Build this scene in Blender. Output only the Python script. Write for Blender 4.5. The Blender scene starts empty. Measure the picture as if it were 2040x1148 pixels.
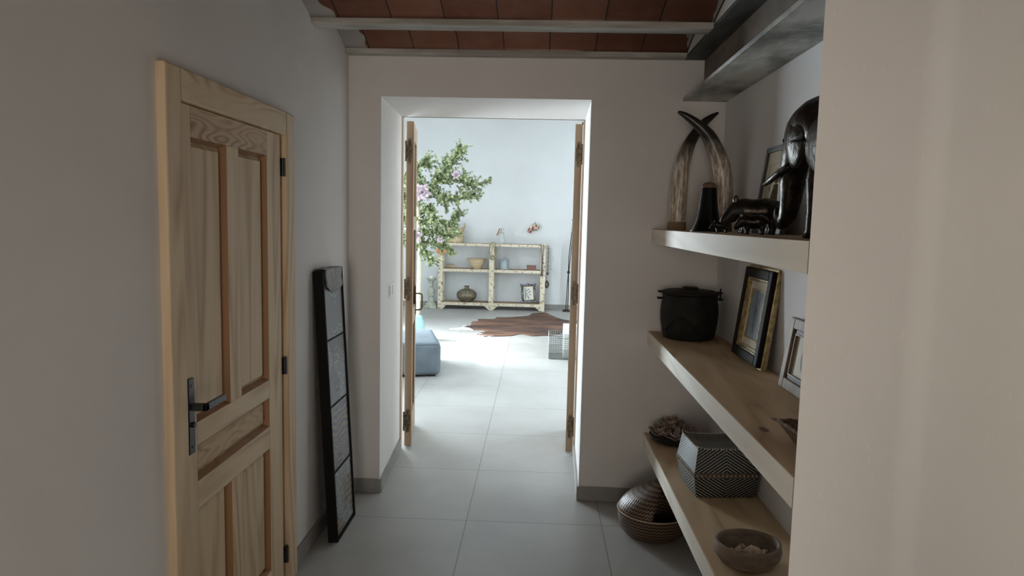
import bpy, math, random
from mathutils import Vector, Matrix
random.seed(7)
R = math.radians
scene = bpy.context.scene
col = scene.collection

# ------------------------------------------------------------------ camera
FOC = 1380.0                                   # focal length in pixels of a 2040 px wide frame
cam_d = bpy.data.cameras.new('camera'); cam = bpy.data.objects.new('camera', cam_d); col.objects.link(cam)
cam_d.sensor_width = 36.0; cam_d.lens = FOC / 2040 * 36.0; cam_d.clip_start = 0.02; cam_d.clip_end = 200
PITCH, YAW, ROLL = 0.09764, 0.03574, 0.02323
cam.matrix_world = (Matrix.Translation((0, 0, 1.65)) @ Matrix.Rotation(YAW, 4, 'Z')
                    @ Matrix.Rotation(math.pi/2 - PITCH, 4, 'X') @ Matrix.Rotation(ROLL, 4, 'Z'))
scene.camera = cam

# ------------------------------------------------------------------ world, sun, window and fill lights
w = bpy.data.worlds.new('world'); scene.world = w; w.use_nodes = True
w.node_tree.nodes['Background'].inputs[0].default_value = (0.62, 0.78, 1.0, 1)
w.node_tree.nodes['Background'].inputs[1].default_value = 1.0

def light(name, kind, loc, direction, energy, color, size=None, size_y=None, angle=None):
    d = bpy.data.lights.new(name, kind); d.energy = energy; d.color = color
    if kind == 'AREA':
        d.shape = 'RECTANGLE'; d.size = size; d.size_y = size_y
    if angle is not None: d.angle = angle
    o = bpy.data.objects.new(name, d); col.objects.link(o); o.location = loc
    o.rotation_euler = Vector(direction).to_track_quat('-Z', 'Y').to_euler()
    return o
light('sun', 'SUN', (-8, 9.4, 6), (1.0, -0.10, -0.64), 10.0, (1.0, 0.98, 0.94), angle=R(8))
light('daylight_garden_door', 'AREA', (-3.70, 9.15, 1.25), (1, -0.86, -0.04), 680, (0.80, 0.92, 1.0), 2.2, 2.3)
light('added_fill_right', 'AREA', (3.55, 6.9, 1.7), (-1, -0.45, -0.05), 180, (0.78, 0.91, 1.0), 1.5, 1.5)  # added fill lifting the left reveal and wall; no window there
light('unseen_warm_light', 'AREA', (-1.14, 0.93, 1.50), (1, -0.15, 0), 3.4, (1.0, 0.88, 0.68), 0.6, 1.2).data.spread = R(95)  # unseen warm source on the left, placed and spread to brighten the right wall
light('added_fill_back', 'AREA', (-0.45, -2.25, 1.45), (0.02, 1, 0.03), 5.2, (1.0, 0.90, 0.79), 1.0, 1.6).data.spread = R(55)  # added fill from behind the camera; the back wall has no opening

scene.view_settings.view_transform = 'Standard'
scene.view_settings.look = 'None'
scene.view_settings.gamma = 1.0
scene.view_settings.use_curve_mapping = False
scene.view_settings.exposure = 0.0

# ------------------------------------------------------------------ materials
class NT:
    def __init__(s, name):
        s.m = bpy.data.materials.new(name); s.m.use_nodes = True
        s.t = s.m.node_tree; s.b = s.t.nodes['Principled BSDF']
    def n(s, typ, **k):
        x = s.t.nodes.new(typ)
        for a, b in k.items(): setattr(x, a, b)
        return x
    def l(s, a, b): s.t.links.new(a, b)
    def coord(s, scale=(1, 1, 1), kind='Object', loc=(0, 0, 0), rot=(0, 0, 0)):
        tc = s.n('ShaderNodeTexCoord'); mp = s.n('ShaderNodeMapping')
        mp.inputs['Scale'].default_value = scale; mp.inputs['Location'].default_value = loc; mp.inputs['Rotation'].default_value = rot
        s.l(tc.outputs[kind], mp.inputs[0]); return mp.outputs[0]
    def noise(s, vec, scale, detail=4, rough=0.55, dist=0.0):
        x = s.n('ShaderNodeTexNoise'); x.inputs['Scale'].default_value = scale; x.inputs['Detail'].default_value = detail
        x.inputs['Roughness'].default_value = rough; x.inputs['Distortion'].default_value = dist
        s.l(vec, x.inputs['Vector']); return x.outputs['Fac']
    def ramp(s, fac, stops, interp='LINEAR'):
        r = s.n('ShaderNodeValToRGB'); r.color_ramp.interpolation = interp
        while len(r.color_ramp.elements) < len(stops): r.color_ramp.elements.new(0.5)
        for e, (p, c) in zip(r.color_ramp.elements, stops):
            e.position = p; e.color = (c[0], c[1], c[2], 1) if not isinstance(c, (int, float)) else (c, c, c, 1)
        s.l(fac, r.inputs[0]); return r.outputs[0]
    def mix(s, fac, a, b, blend='MIX'):
        x = s.n('ShaderNodeMix'); x.data_type = 'RGBA'; x.blend_type = blend
        for sock, v in ((x.inputs[0], fac), (x.inputs[6], a), (x.inputs[7], b)):
            if isinstance(v, (int, float)): sock.default_value = v
            elif isinstance(v, tuple): sock.default_value = (v[0], v[1], v[2], 1)
            else: s.l(v, sock)
        return x.outputs[2]
    def math(s, op, a, b=0.0, c=0.0):
        x = s.n('ShaderNodeMath'); x.operation = op
        for i, v in enumerate((a, b, c)):
            if isinstance(v, (int, float)): x.inputs[i].default_value = v
            else: s.l(v, x.inputs[i])
        return x.outputs[0]
    def sep(s, vec):
        x = s.n('ShaderNodeSeparateXYZ'); s.l(vec, x.inputs[0]); return x.outputs
    def bump(s, h, strength=0.3, dist=0.01):
        x = s.n('ShaderNodeBump'); x.inputs['Strength'].default_value = strength; x.inputs['Distance'].default_value = dist
        s.l(h, x.inputs['Height']); s.l(x.outputs[0], s.b.inputs['Normal'])
    def out(s, colr=None, rough=0.6, metal=0.0, spec=0.5):
        if colr is not None:
            if isinstance(colr, tuple): s.b.inputs['Base Color'].default_value = (*colr, 1)
            else: s.l(colr, s.b.inputs['Base Color'])
        s.b.inputs['Roughness'].default_value = rough; s.b.inputs['Metallic'].default_value = metal
        s.b.inputs['Specular IOR Level'].default_value = spec
        return s.m

def mottled(name, c1, c2, scale=8, rough=0.6, metal=0.0, bump=0.0, spec=0.5, bscale=None, kind='Object', stretch=(1, 1, 1), detail=4, lo=.35, hi=.65):
    m = NT(name); v = m.coord(stretch, kind); f = m.noise(v, scale, detail)
    c = m.ramp(f, [(lo, c1), (hi, c2)])
    if bump: m.bump(m.noise(v, bscale or scale*3, 5), bump)
    return m.out(c, rough, metal, spec)

def plaster(name, c1, c2):
    m = NT(name); v = m.coord(kind='Object')
    f = m.noise(v, 1.6, 5, .6); c = m.ramp(f, [(.3, c1), (.7, c2)])
    big = m.noise(v, 3.0, 2); fine = m.noise(v, 90, 3)
    h = m.math('ADD', m.math('MULTIPLY', big, 1.2), m.math('MULTIPLY', fine, .10)); m.bump(h, .25, .006)
    return m.out(c, .82, 0, .25)

def scuffed(name, c1, c2):
    m = NT(name); v = m.coord(kind='Object')
    c = m.ramp(m.noise(v, 1.6, 5, .6), [(.3, c1), (.7, c2)])
    d = m.noise(v, 1.4, 2)
    x, y, z = m.sep(v)
    xx = m.math('ADD', x, m.math('MULTIPLY', d, .16))
    cb = m.n('ShaderNodeCombineXYZ'); m.l(m.math('MULTIPLY', xx, 20.0), cb.inputs[0]); m.l(m.math('MULTIPLY', y, 20.0), cb.inputs[1]); m.l(m.math('MULTIPLY', z, 1.6), cb.inputs[2])
    vo = m.n('ShaderNodeTexVoronoi'); vo.feature = 'F1'; m.l(cb.outputs[0], vo.inputs['Vector'])
    line = m.math('LESS_THAN', vo.outputs['Distance'], .075)
    c = m.mix(m.math('MULTIPLY', line, .5), c, (.95, .92, .88))
    m.bump(m.math('ADD', m.math('MULTIPLY', m.noise(v, 3.0, 2), 1.2), m.math('MULTIPLY', m.noise(v, 90, 3), .10)), .25, .006)
    return m.out(c, .82, 0, .25)

def wood(name, light_c, dark_c, axis='z', rough=.55, ring=9.0, fig=1.0, along=.12, knots=0.0, knot_c=(.08, .035, .015)):
    """growth-ring bands stretched along one axis of the object's own space"""
    m = NT(name); sc = [1, 1, 1]; sc['xyz'.index(axis)] = along
    base = m.noise(m.coord(tuple(sc)), 4.2*fig, 1.5, .45)
    fr = m.math('PINGPONG', m.math('MULTIPLY', base, ring*3.4), 1.0)
    sc2 = [1, 1, 1]; sc2['xyz'.index(axis)] = .03
    fine = m.noise(m.coord(tuple(sc2)), 150, 3, .6)
    broad = m.noise(m.coord(tuple(sc2)), 14, 2, .5)
    k = m.ramp(fr, [(.30, 0.0), (.85, .75), (1.0, .95)])
    c = m.mix(m.math('MULTIPLY', k, m.ramp(broad, [(.35, .15), (.65, 1.0)])), light_c, dark_c)
    c = m.mix(m.math('MULTIPLY', fine, .38), c, dark_c)
    if knots:
        kv = m.coord((7.0, 3.2, .001) if axis == 'y' else (3.0, 3.0, 1.6))
        vo = m.n('ShaderNodeTexVoronoi'); vo.inputs['Scale'].default_value = knots; m.l(kv, vo.inputs['Vector'])
        c = m.mix(m.ramp(vo.outputs['Distance'], [(.07, .85), (.12, 0.0)]), c, knot_c)
    m.bump(fine, .08, .002)
    return m.out(c, rough, 0, .35)

def peeling(name, paint, under, scale=9, lo=.50, hi=.56, stretch=(1, 1, 1)):
    m = NT(name); v = m.coord(stretch)
    f = m.noise(v, scale, 6, .7); k = m.ramp(f, [(lo, 0.0), (hi, 1.0)])
    p = m.ramp(m.noise(v, 3, 3), [(.3, paint), (.7, tuple(x*.82 for x in paint))])
    c = m.mix(k, p, under); m.bump(k, .3, .003)
    return m.out(c, .75, 0, .2)

def flat(name, c, rough=.5, metal=0.0, spec=.5):
    m = NT(name); f = m.noise(m.coord(), 30, 3); cc = m.ramp(f, [(.3, tuple(x*.93 for x in c)), (.7, c)])
    return m.out(cc, rough, metal, spec)

M = {}
M['wall'] = plaster('corridor_plaster', (.74, .715, .69), (.80, .775, .75))
M['wall_scuffed'] = scuffed('scuffed_plaster', (.74, .715, .69), (.80, .775, .75))
M['wall_far'] = plaster('living_plaster', (.69, .70, .70), (.74, .75, .75))
M['reveal'] = M['wall_far']
# floor tiles
m = NT('porcelain_tile'); v = m.coord(kind='Object'); xyz = m.sep(v)
def cell(sock, off, p, wd):
    f = m.math('FRACT', m.math('DIVIDE', m.math('SUBTRACT', sock, off), p))
    d = m.math('ABSOLUTE', m.math('SUBTRACT', f, .5))
    return m.math('GREATER_THAN', d, .5 - wd/p/2), m.math('FLOOR', m.math('DIVIDE', m.math('SUBTRACT', sock, off), p))
gx, ix = cell(xyz[0], -.352, .740, .0045); gy, iy = cell(xyz[1], 3.657, .774, .0045)
g = m.math('MAXIMUM', gx, gy)
cmb = m.n('ShaderNodeCombineXYZ'); m.l(ix, cmb.inputs[0]); m.l(iy, cmb.inputs[1])
wn = m.n('ShaderNodeTexWhiteNoise'); m.l(cmb.outputs[0], wn.inputs[0])
f = m.noise(v, 2.2, 6, .6)
c = m.ramp(f, [(.3, (.36, .35, .33)), (.7, (.43, .42, .40))])
c = m.mix(m.math('MULTIPLY', wn.outputs[0], .12), c, (.30, .29, .27))
c = m.mix(g, c, (.16, .155, .145)); m.bump(m.math('SUBTRACT', 1.0, g), .25, .002)
M['floor'] = m.out(c, .42, 0, .5)
M['skirt'] = mottled('grey_skirting', (.27, .26, .245), (.33, .32, .30), 6, .5)
# terracotta boards of the vaults
m = NT('terracotta'); v = m.coord(kind='Object'); xyz = m.sep(v)
q = m.math('DIVIDE', m.math('SUBTRACT', xyz[0], .036), .25); idx = m.math('FLOOR', q)
qy = m.math('FLOOR', m.math('DIVIDE', xyz[1], .73))
cmb = m.n('ShaderNodeCombineXYZ'); m.l(idx, cmb.inputs[0]); m.l(qy, cmb.inputs[1])
wn = m.n('ShaderNodeTexWhiteNoise'); m.l(cmb.outputs[0], wn.inputs[0])
c = m.ramp(wn.outputs[0], [(0, (.19, .062, .032)), (.5, (.23, .085, .048)), (1, (.27, .11, .066))])
c = m.mix(m.ramp(m.noise(v, 5, 5, .65), [(.4, 0.0), (.75, .5)]), c, (.34, .19, .135))
smear = m.ramp(m.math('ADD', m.math('MULTIPLY', xyz[0], -1.0), m.math('MULTIPLY', m.noise(v, 7, 4), .25)), [(.0, 0.0), (1.0, 1.0)])
sm = m.math('GREATER_THAN', m.math('ADD', m.math('MULTIPLY', xyz[0], -1.0), m.math('MULTIPLY', m.noise(v, 4, 2), .22)), 1.11)
sm2 = m.math('GREATER_THAN', m.math('ADD', xyz[0], m.math('MULTIPLY', m.noise(v, 5, 2), .16)), .84)
c = m.mix(m.math('MAXIMUM', sm, sm2), c, (.62, .58, .55))
sd = m.math('ABSOLUTE', m.math('SUBTRACT', m.math('FRACT', q), .5))
c = m.mix(m.math('GREATER_THAN', sd, .488), c, (.035, .02, .015))
M['terra'] = m.out(c, .75, 0, .3)
M['joist'] = mottled('old_limewashed_concrete', (.36, .34, .30), (.56, .54, .50), 5, .8, bump=.4, stretch=(.5, 3, 3), lo=.4, hi=.6)
# steel with mill scale and white scuffs
m = NT('primed_steel'); v = m.coord((1, .5, 1))
c = m.ramp(m.noise(v, 2.6, 5, .6), [(.36, (.07, .07, .062)), (.47, (.30, .305, .28)), (.58, (.66, .66, .62))])
sc = m.ramp(m.noise(m.coord((1.2, 12, 1), rot=(0, 0, .35)), 3, 5, .7), [(.60, 0.0), (.66, .75)])
c = m.mix(sc, c, (.62, .61, .58)); M['steel'] = m.out(c, .45, .0, .35)
M['primer'] = mottled('grey_brown_primer', (.13, .105, .085), (.26, .22, .18), 5, .75, bump=.1, stretch=(1, .5, 1), spec=.2)
M['darksteel'] = mottled('dark_mill_scale', (.045, .045, .04), (.12, .12, .11), 6, .6, stretch=(1, .5, 1), spec=.25)
M['plasterband'] = plaster('rough_plaster', (.62, .58, .55), (.72, .69, .66))
M['pine_z'] = wood('door_pine_vertical', (.76, .60, .40), (.44, .29, .16), 'z', ring=6, along=.10)
M['pine_y'] = wood('door_pine_horizontal', (.78, .63, .43), (.46, .31, .17), 'y', ring=6, along=.14)
M['pine_fig'] = wood('door_pine_figured', (.68, .51, .32), (.27, .15, .07), 'y', ring=8, fig=2.6, along=.20)
M['pine_head'] = wood('door_pine_header', (.76, .61, .41), (.46, .31, .17), 'y', ring=6, fig=2.0, along=.2)
M['pine_shaded'] = wood('door_pine_shaded_moulding', (.37, .205, .10), (.27, .14, .065), 'z', ring=4, along=.10)  # shade of the panel recesses put into a darker, more orange pine
M['shelf_top'] = wood('shelf_pine', (.70, .53, .345), (.38, .245, .13), 'y', ring=4.5, along=.16, knots=1.0)
M['shelf_edge'] = wood('shelf_edge_pine', (.86, .80, .69), (.73, .65, .54), 'y', ring=4, along=.12)
M['oldwood'] = wood('old_door_wood', (.40, .29, .195), (.20, .125, .075), 'z', ring=5, along=.12, knots=1.6)
M['oldframe'] = wood('old_frame_wood', (.70, .56, .42), (.58, .40, .27), 'z', ring=3)
M['brass'] = mottled('tarnished_brass', (.06, .045, .03), (.20, .15, .09), 60, .5, .6)
M['black'] = flat('black_powder_coat', (.012, .013, .015), .4)
M['handle'] = flat('black_door_handle', (.018, .022, .026), .38)
M['white'] = flat('white_plastic', (.80, .80, .78), .3)
M['rack'] = peeling('peeling_cream_paint', (.74, .655, .50), (.24, .175, .12), 24, .54, .60, (1, 1, 1.0))
M['rackwood'] = mottled('bare_rack_wood', (.24, .14, .08), (.46, .32, .20), 10, .8, stretch=(.3, 1, 1))
M['sofa'] = mottled('blue_grey_velvet', (.105, .130, .150), (.145, .175, .198), 5, .85)
M['rope'] = mottled('seagrass', (.40, .30, .18), (.62, .50, .34), 40, .8, stretch=(.3, .3, 3))
M['turq'] = flat('turquoise_ceramic', (.36, .62, .62), .25)
M['bamboo'] = mottled('pale_bamboo', (.55, .52, .33), (.70, .68, .50), 8, .5, stretch=(1, 1, .15))
M['bark'] = mottled('grey_twig', (.12, .09, .07), (.25, .2, .17), 20, .9)
M['leaf'] = mottled('juniper_foliage', (.11, .15, .075), (.42, .46, .24), 22, .7, kind='Object', lo=.40, hi=.60, spec=.3)
M['petal'] = mottled('mauve_petal', (.36, .27, .31), (.56, .46, .51), 30, .6)
M['stone'] = mottled('carved_stone', (.30, .31, .25), (.60, .60, .50), 22, .85, bump=.5)
M['wax'] = flat('white_wax', (.85, .84, .80), .4)
M['bronzepot'] = mottled('hammered_bronze', (.13, .11, .075), (.27, .23, .16), 25, .45, .4)
M['cream'] = mottled('cream_wood_bowl', (.58, .43, .26), (.70, .56, .37), 6, .5, stretch=(1, 1, 4))
M['enamel'] = mottled('grey_blue_enamel', (.28, .33, .35), (.38, .43, .44), 9, .3)
M['glass'] = NT('clear_glass').out((.86, .93, .90), .05, 0, .5); M['glass'].node_tree.nodes['Principled BSDF'].inputs['Transmission Weight'].default_value = .85
M['chrome'] = flat('dull_metal', (.45, .45, .44), .3, .9)
M['leather'] = flat('red_leather', (.35, .10, .05), .6)
M['driftwood'] = mottled('driftwood', (.25, .18, .12), (.50, .42, .32), 20, .8, stretch=(.3, 1, 1))
M['carved'] = mottled('carved_brown', (.15, .07, .05), (.30, .17, .13), 80, .7, bump=.6)
M['silver'] = mottled('antique_pewter', (.05, .05, .055), (.34, .34, .36), 45, .35, .7)
M['beads'] = mottled('green_beads', (.12, .15, .06), (.36, .38, .20), 120, .5)
M['dark_beads'] = mottled('dark_beads', (.03, .022, .018), (.16, .12, .09), 120, .5)
M['orange'] = mottled('orange_shell', (.50, .18, .06), (.70, .33, .14), 30, .5)
M['coral'] = mottled('red_white_coral', (.24, .05, .04), (.66, .58, .46), 26, .8, bump=.5, stretch=(1, 1, .8), lo=.46, hi=.54)
M['iron'] = mottled('black_iron', (.012, .010, .009), (.04, .033, .028), 60, .55, .5)
M['wire'] = flat('galvanised_wire', (.22, .23, .21), .45, .6)
M['paper'] = flat('white_paper', (.88, .88, .86), .7)
M['bronze'] = mottled('dark_hammered_metal', (.014, .011, .008), (.055, .045, .034), 25, .28, .75, bump=.5, bscale=18)
M['bell'] = flat('dark_patinated_bronze', (.008, .008, .007), .22, .6)
M['wooddark'] = mottled('brown_wood_knob', (.13, .07, .035), (.22, .13, .07), 14, .6)
M['hornbase'] = mottled('horn_wooden_base', (.20, .115, .06), (.30, .18, .10), 12, .6)
# horn: pale streaky root, black tip (by height along the horn)
m = NT('polished_horn'); v = m.coord((1, 1, 1)); z = m.sep(v)[2]
st = m.noise(m.coord((1, 1, .16)), 70, 4, .7)
pale = m.ramp(st, [(.36, (.26, .18, .11)), (.50, (.52, .42, .32)), (.62, (.82, .75, .66))])
k = m.ramp(m.math('ADD', z, m.math('MULTIPLY', m.noise(v, 12, 4), .10)), [(.36, 0.0), (.52, 1.0)])
M['horn'] = m.out(m.mix(k, pale, (.022, .016, .012)), .28, 0, .5)
M['dullblack'] = mottled('sooty_iron', (.006, .0055, .0045), (.018, .016, .012), 14, .65, bump=.2, spec=.25)
M['gold'] = mottled('gilt', (.30, .22, .09), (.62, .50, .26), 40, .35, .7)
M['goldbead'] = mottled('beaded_gilt', (.015, .012, .008), (.42, .36, .24), 220, .5, .2, lo=.48, hi=.56)
M['lacquer'] = flat('black_lacquer', (.009, .0065, .004), .6, 0, .15)
M['mat'] = flat('cream_mount', (.74, .69, .58), .8)
M['bluepaint'] = mottled('blue_watercolour', (.16, .20, .26), (.36, .42, .48), 9, .7, stretch=(1, 3, .7))
M['figure'] = mottled('grey_figure', (.08, .09, .12), (.22, .22, .25), 30, .8)
M['silverleaf'] = mottled('brushed_silver_gilt', (.15, .098, .06), (.29, .215, .14), 12, .6, .0, stretch=(1, 1, .5))
M['darkrecess'] = flat('dark_brown_rebate', (.05, .022, .012), .6)
M['greyblob'] = mottled('grey_print', (.22, .25, .26), (.36, .38, .38), 20, .8)
M['framegrey'] = mottled('dark_grey_frame', (.045, .048, .045), (.09, .095, .09), 10, .5)
M['parch'] = mottled('parchment', (.50, .44, .30), (.60, .54, .39), 4, .85)
M['ink'] = flat('faded_ink', (.22, .19, .14), .9)
M['wicker'] = mottled('dark_wicker', (.07, .035, .018), (.24, .14, .08), 90, .6, bump=.5)
M['slate'] = flat('black_slate', (.014, .015, .017), .3)
M['dish'] = flat('matt_black_dish', (.014, .014, .015), .45)
M['dried'] = mottled('dried_petals', (.36, .25, .24), (.62, .50, .49), 40, .8)
M['driedbrown'] = mottled('dried_brown_flower', (.24, .17, .12), (.46, .35, .28), 40, .85)
M['bowlwood'] = mottled('weathered_mango_wood', (.12, .085, .055), (.27, .20, .14), 7, .65, stretch=(1, 1, 3), bump=.15)
M['shell'] = mottled('beige_shell', (.42, .29, .19), (.74, .58, .43), 60, .55)
M['motif'] = flat('pale_blue_thread', (.50, .56, .56), .8)
M['frameblack'] = flat('matt_black_frame', (.008, .0075, .006), .7, 0, .15)
M['tape'] = mottled('grey_brown_ribbon', (.10, .085, .085), (.18, .155, .15), 40, .35)

# chevron beads on black rattan, face axis chosen from the surface's own normal
def chevron(name, sgn):
    m = NT(name); tc = m.n('ShaderNodeTexCoord'); p = m.sep(tc.outputs['Object']); nn = m.sep(tc.outputs['Normal'])
    k = m.math('GREATER_THAN', m.math('ABSOLUTE', nn[0]), m.math('ABSOLUTE', nn[1]))
    u = m.math('ADD', m.math('MULTIPLY', m.math('ABSOLUTE', p[0]), m.math('SUBTRACT', 1.0, k)), m.math('MULTIPLY', m.math('ABSOLUTE', p[1]), k))
    top = m.math('GREATER_THAN', nn[2], .9)
    zz = m.math('ADD', m.math('MULTIPLY', p[2], m.math('SUBTRACT', 1.0, top)), m.math('MULTIPLY', m.math('ABSOLUTE', p[1]), top))
    t = m.math('ADD', m.math('MULTIPLY', zz, 1.0), m.math('MULTIPLY', u, .62*sgn))
    fr = m.math('FRACT', m.math('MULTIPLY', t, 74.0))
    s = m.math('LESS_THAN', fr, .24)
    bd = m.math('GREATER_THAN', m.noise(m.coord(), 420, 1), .36)
    c = m.mix(m.math('MULTIPLY', s, bd), (.010, .009, .008), (.52, .50, .44)); m.bump(s, .4, .003)
    return m.out(c, .5, 0, .4)
M['chevU'] = chevron('chevron_beadwork_lid', 1); M['chevD'] = chevron('chevron_beadwork_base', -1)
# zigzag seagrass (angle round the basket against height)
m = NT('zigzag_seagrass'); v = m.coord(); x, y, z = m.sep(v)
ang = m.math('ARCTAN2', y, x)
zg = m.math('PINGPONG', m.math('MULTIPLY', ang, 9.0), .5)
fr = m.math('FRACT', m.math('ADD', m.math('MULTIPLY', z, 60.0), zg))
c = m.mix(m.math('GREATER_THAN', fr, .5), (.018, .011, .007), (.22, .135, .08)); m.bump(fr, .5, .004)
M['zigzag'] = m.out(c, .42, 0, .5)
# textiles behind glass
def textile(name, ground, blob, line, bscale=5, warm=None):
    m = NT(name); v = m.coord()
    b = m.ramp(m.noise(v, bscale, 1, .4), [(.47, 0.0), (.52, 1.0)])
    vo = m.n('ShaderNodeTexVoronoi'); vo.feature = 'DISTANCE_TO_EDGE'; vo.inputs['Scale'].default_value = 85; m.l(v, vo.inputs['Vector'])
    lines = m.math('LESS_THAN', vo.outputs[0], .11)
    wv = m.n('ShaderNodeTexWave'); wv.bands_direction = 'Z'; wv.inputs['Scale'].default_value = 9; wv.inputs['Distortion'].default_value = 7; m.l(v, wv.inputs['Vector'])
    c = m.mix(m.math('MULTIPLY', lines, m.math('SUBTRACT', 1.0, m.math('MULTIPLY', b, .85))), ground, line)
    bb = m.mix(m.ramp(wv.outputs['Fac'], [(.45, 0.0), (.6, 1.0)]), blob, warm or blob)
    c = m.mix(m.math('MULTIPLY', b, m.math('SUBTRACT', 1.0, m.math('MULTIPLY', lines, .35))), c, bb)
    o = m.out(c, .35, 0, .4); return o
TX = [textile('textile_teal_grey', (.024, .042, .045), (.24, .225, .235), (.40, .45, .44)),
      textile('textile_grey', (.085, .083, .092), (.13, .125, .14), (.36, .37, .38), 3),
      textile('textile_blue_ochre', (.060, .055, .085), (.085, .085, .16), (.30, .28, .26), 6, (.28, .21, .11)),
      textile('textile_ochre_arcs', (.042, .048, .052), (.12, .09, .062), (.42, .45, .45), 4, (.32, .235, .14))]
# cowhide: streaky browns, white belly edge
m = NT('cowhide'); v = m.coord(rot=(0, 0, -.5)); f = m.noise(m.coord((.55, 1.5, 1), rot=(0, 0, -.30)), 2.0, 7, .68, .3)
c = m.ramp(f, [(.32, (.035, .020, .016)), (.45, (.085, .048, .036)), (.56, (.17, .088, .056)), (.66, (.24, .13, .085)), (.78, (.12, .10, .095))])
x, y, z = m.sep(m.coord())
edge = m.math('ADD', m.math('ADD', m.math('MULTIPLY', x, -1.0), m.math('MULTIPLY', m.noise(m.coord(), 5, 4), .55)), m.math('MULTIPLY', m.math('ABSOLUTE', y), .42))
c = m.mix(m.ramp(edge, [(1.40, 0.0), (1.42, 1.0)]) if False else m.math('GREATER_THAN', edge, 1.53), c, (.80, .78, .74))
M['hide'] = m.out(c, .75, 0, .3)

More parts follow.
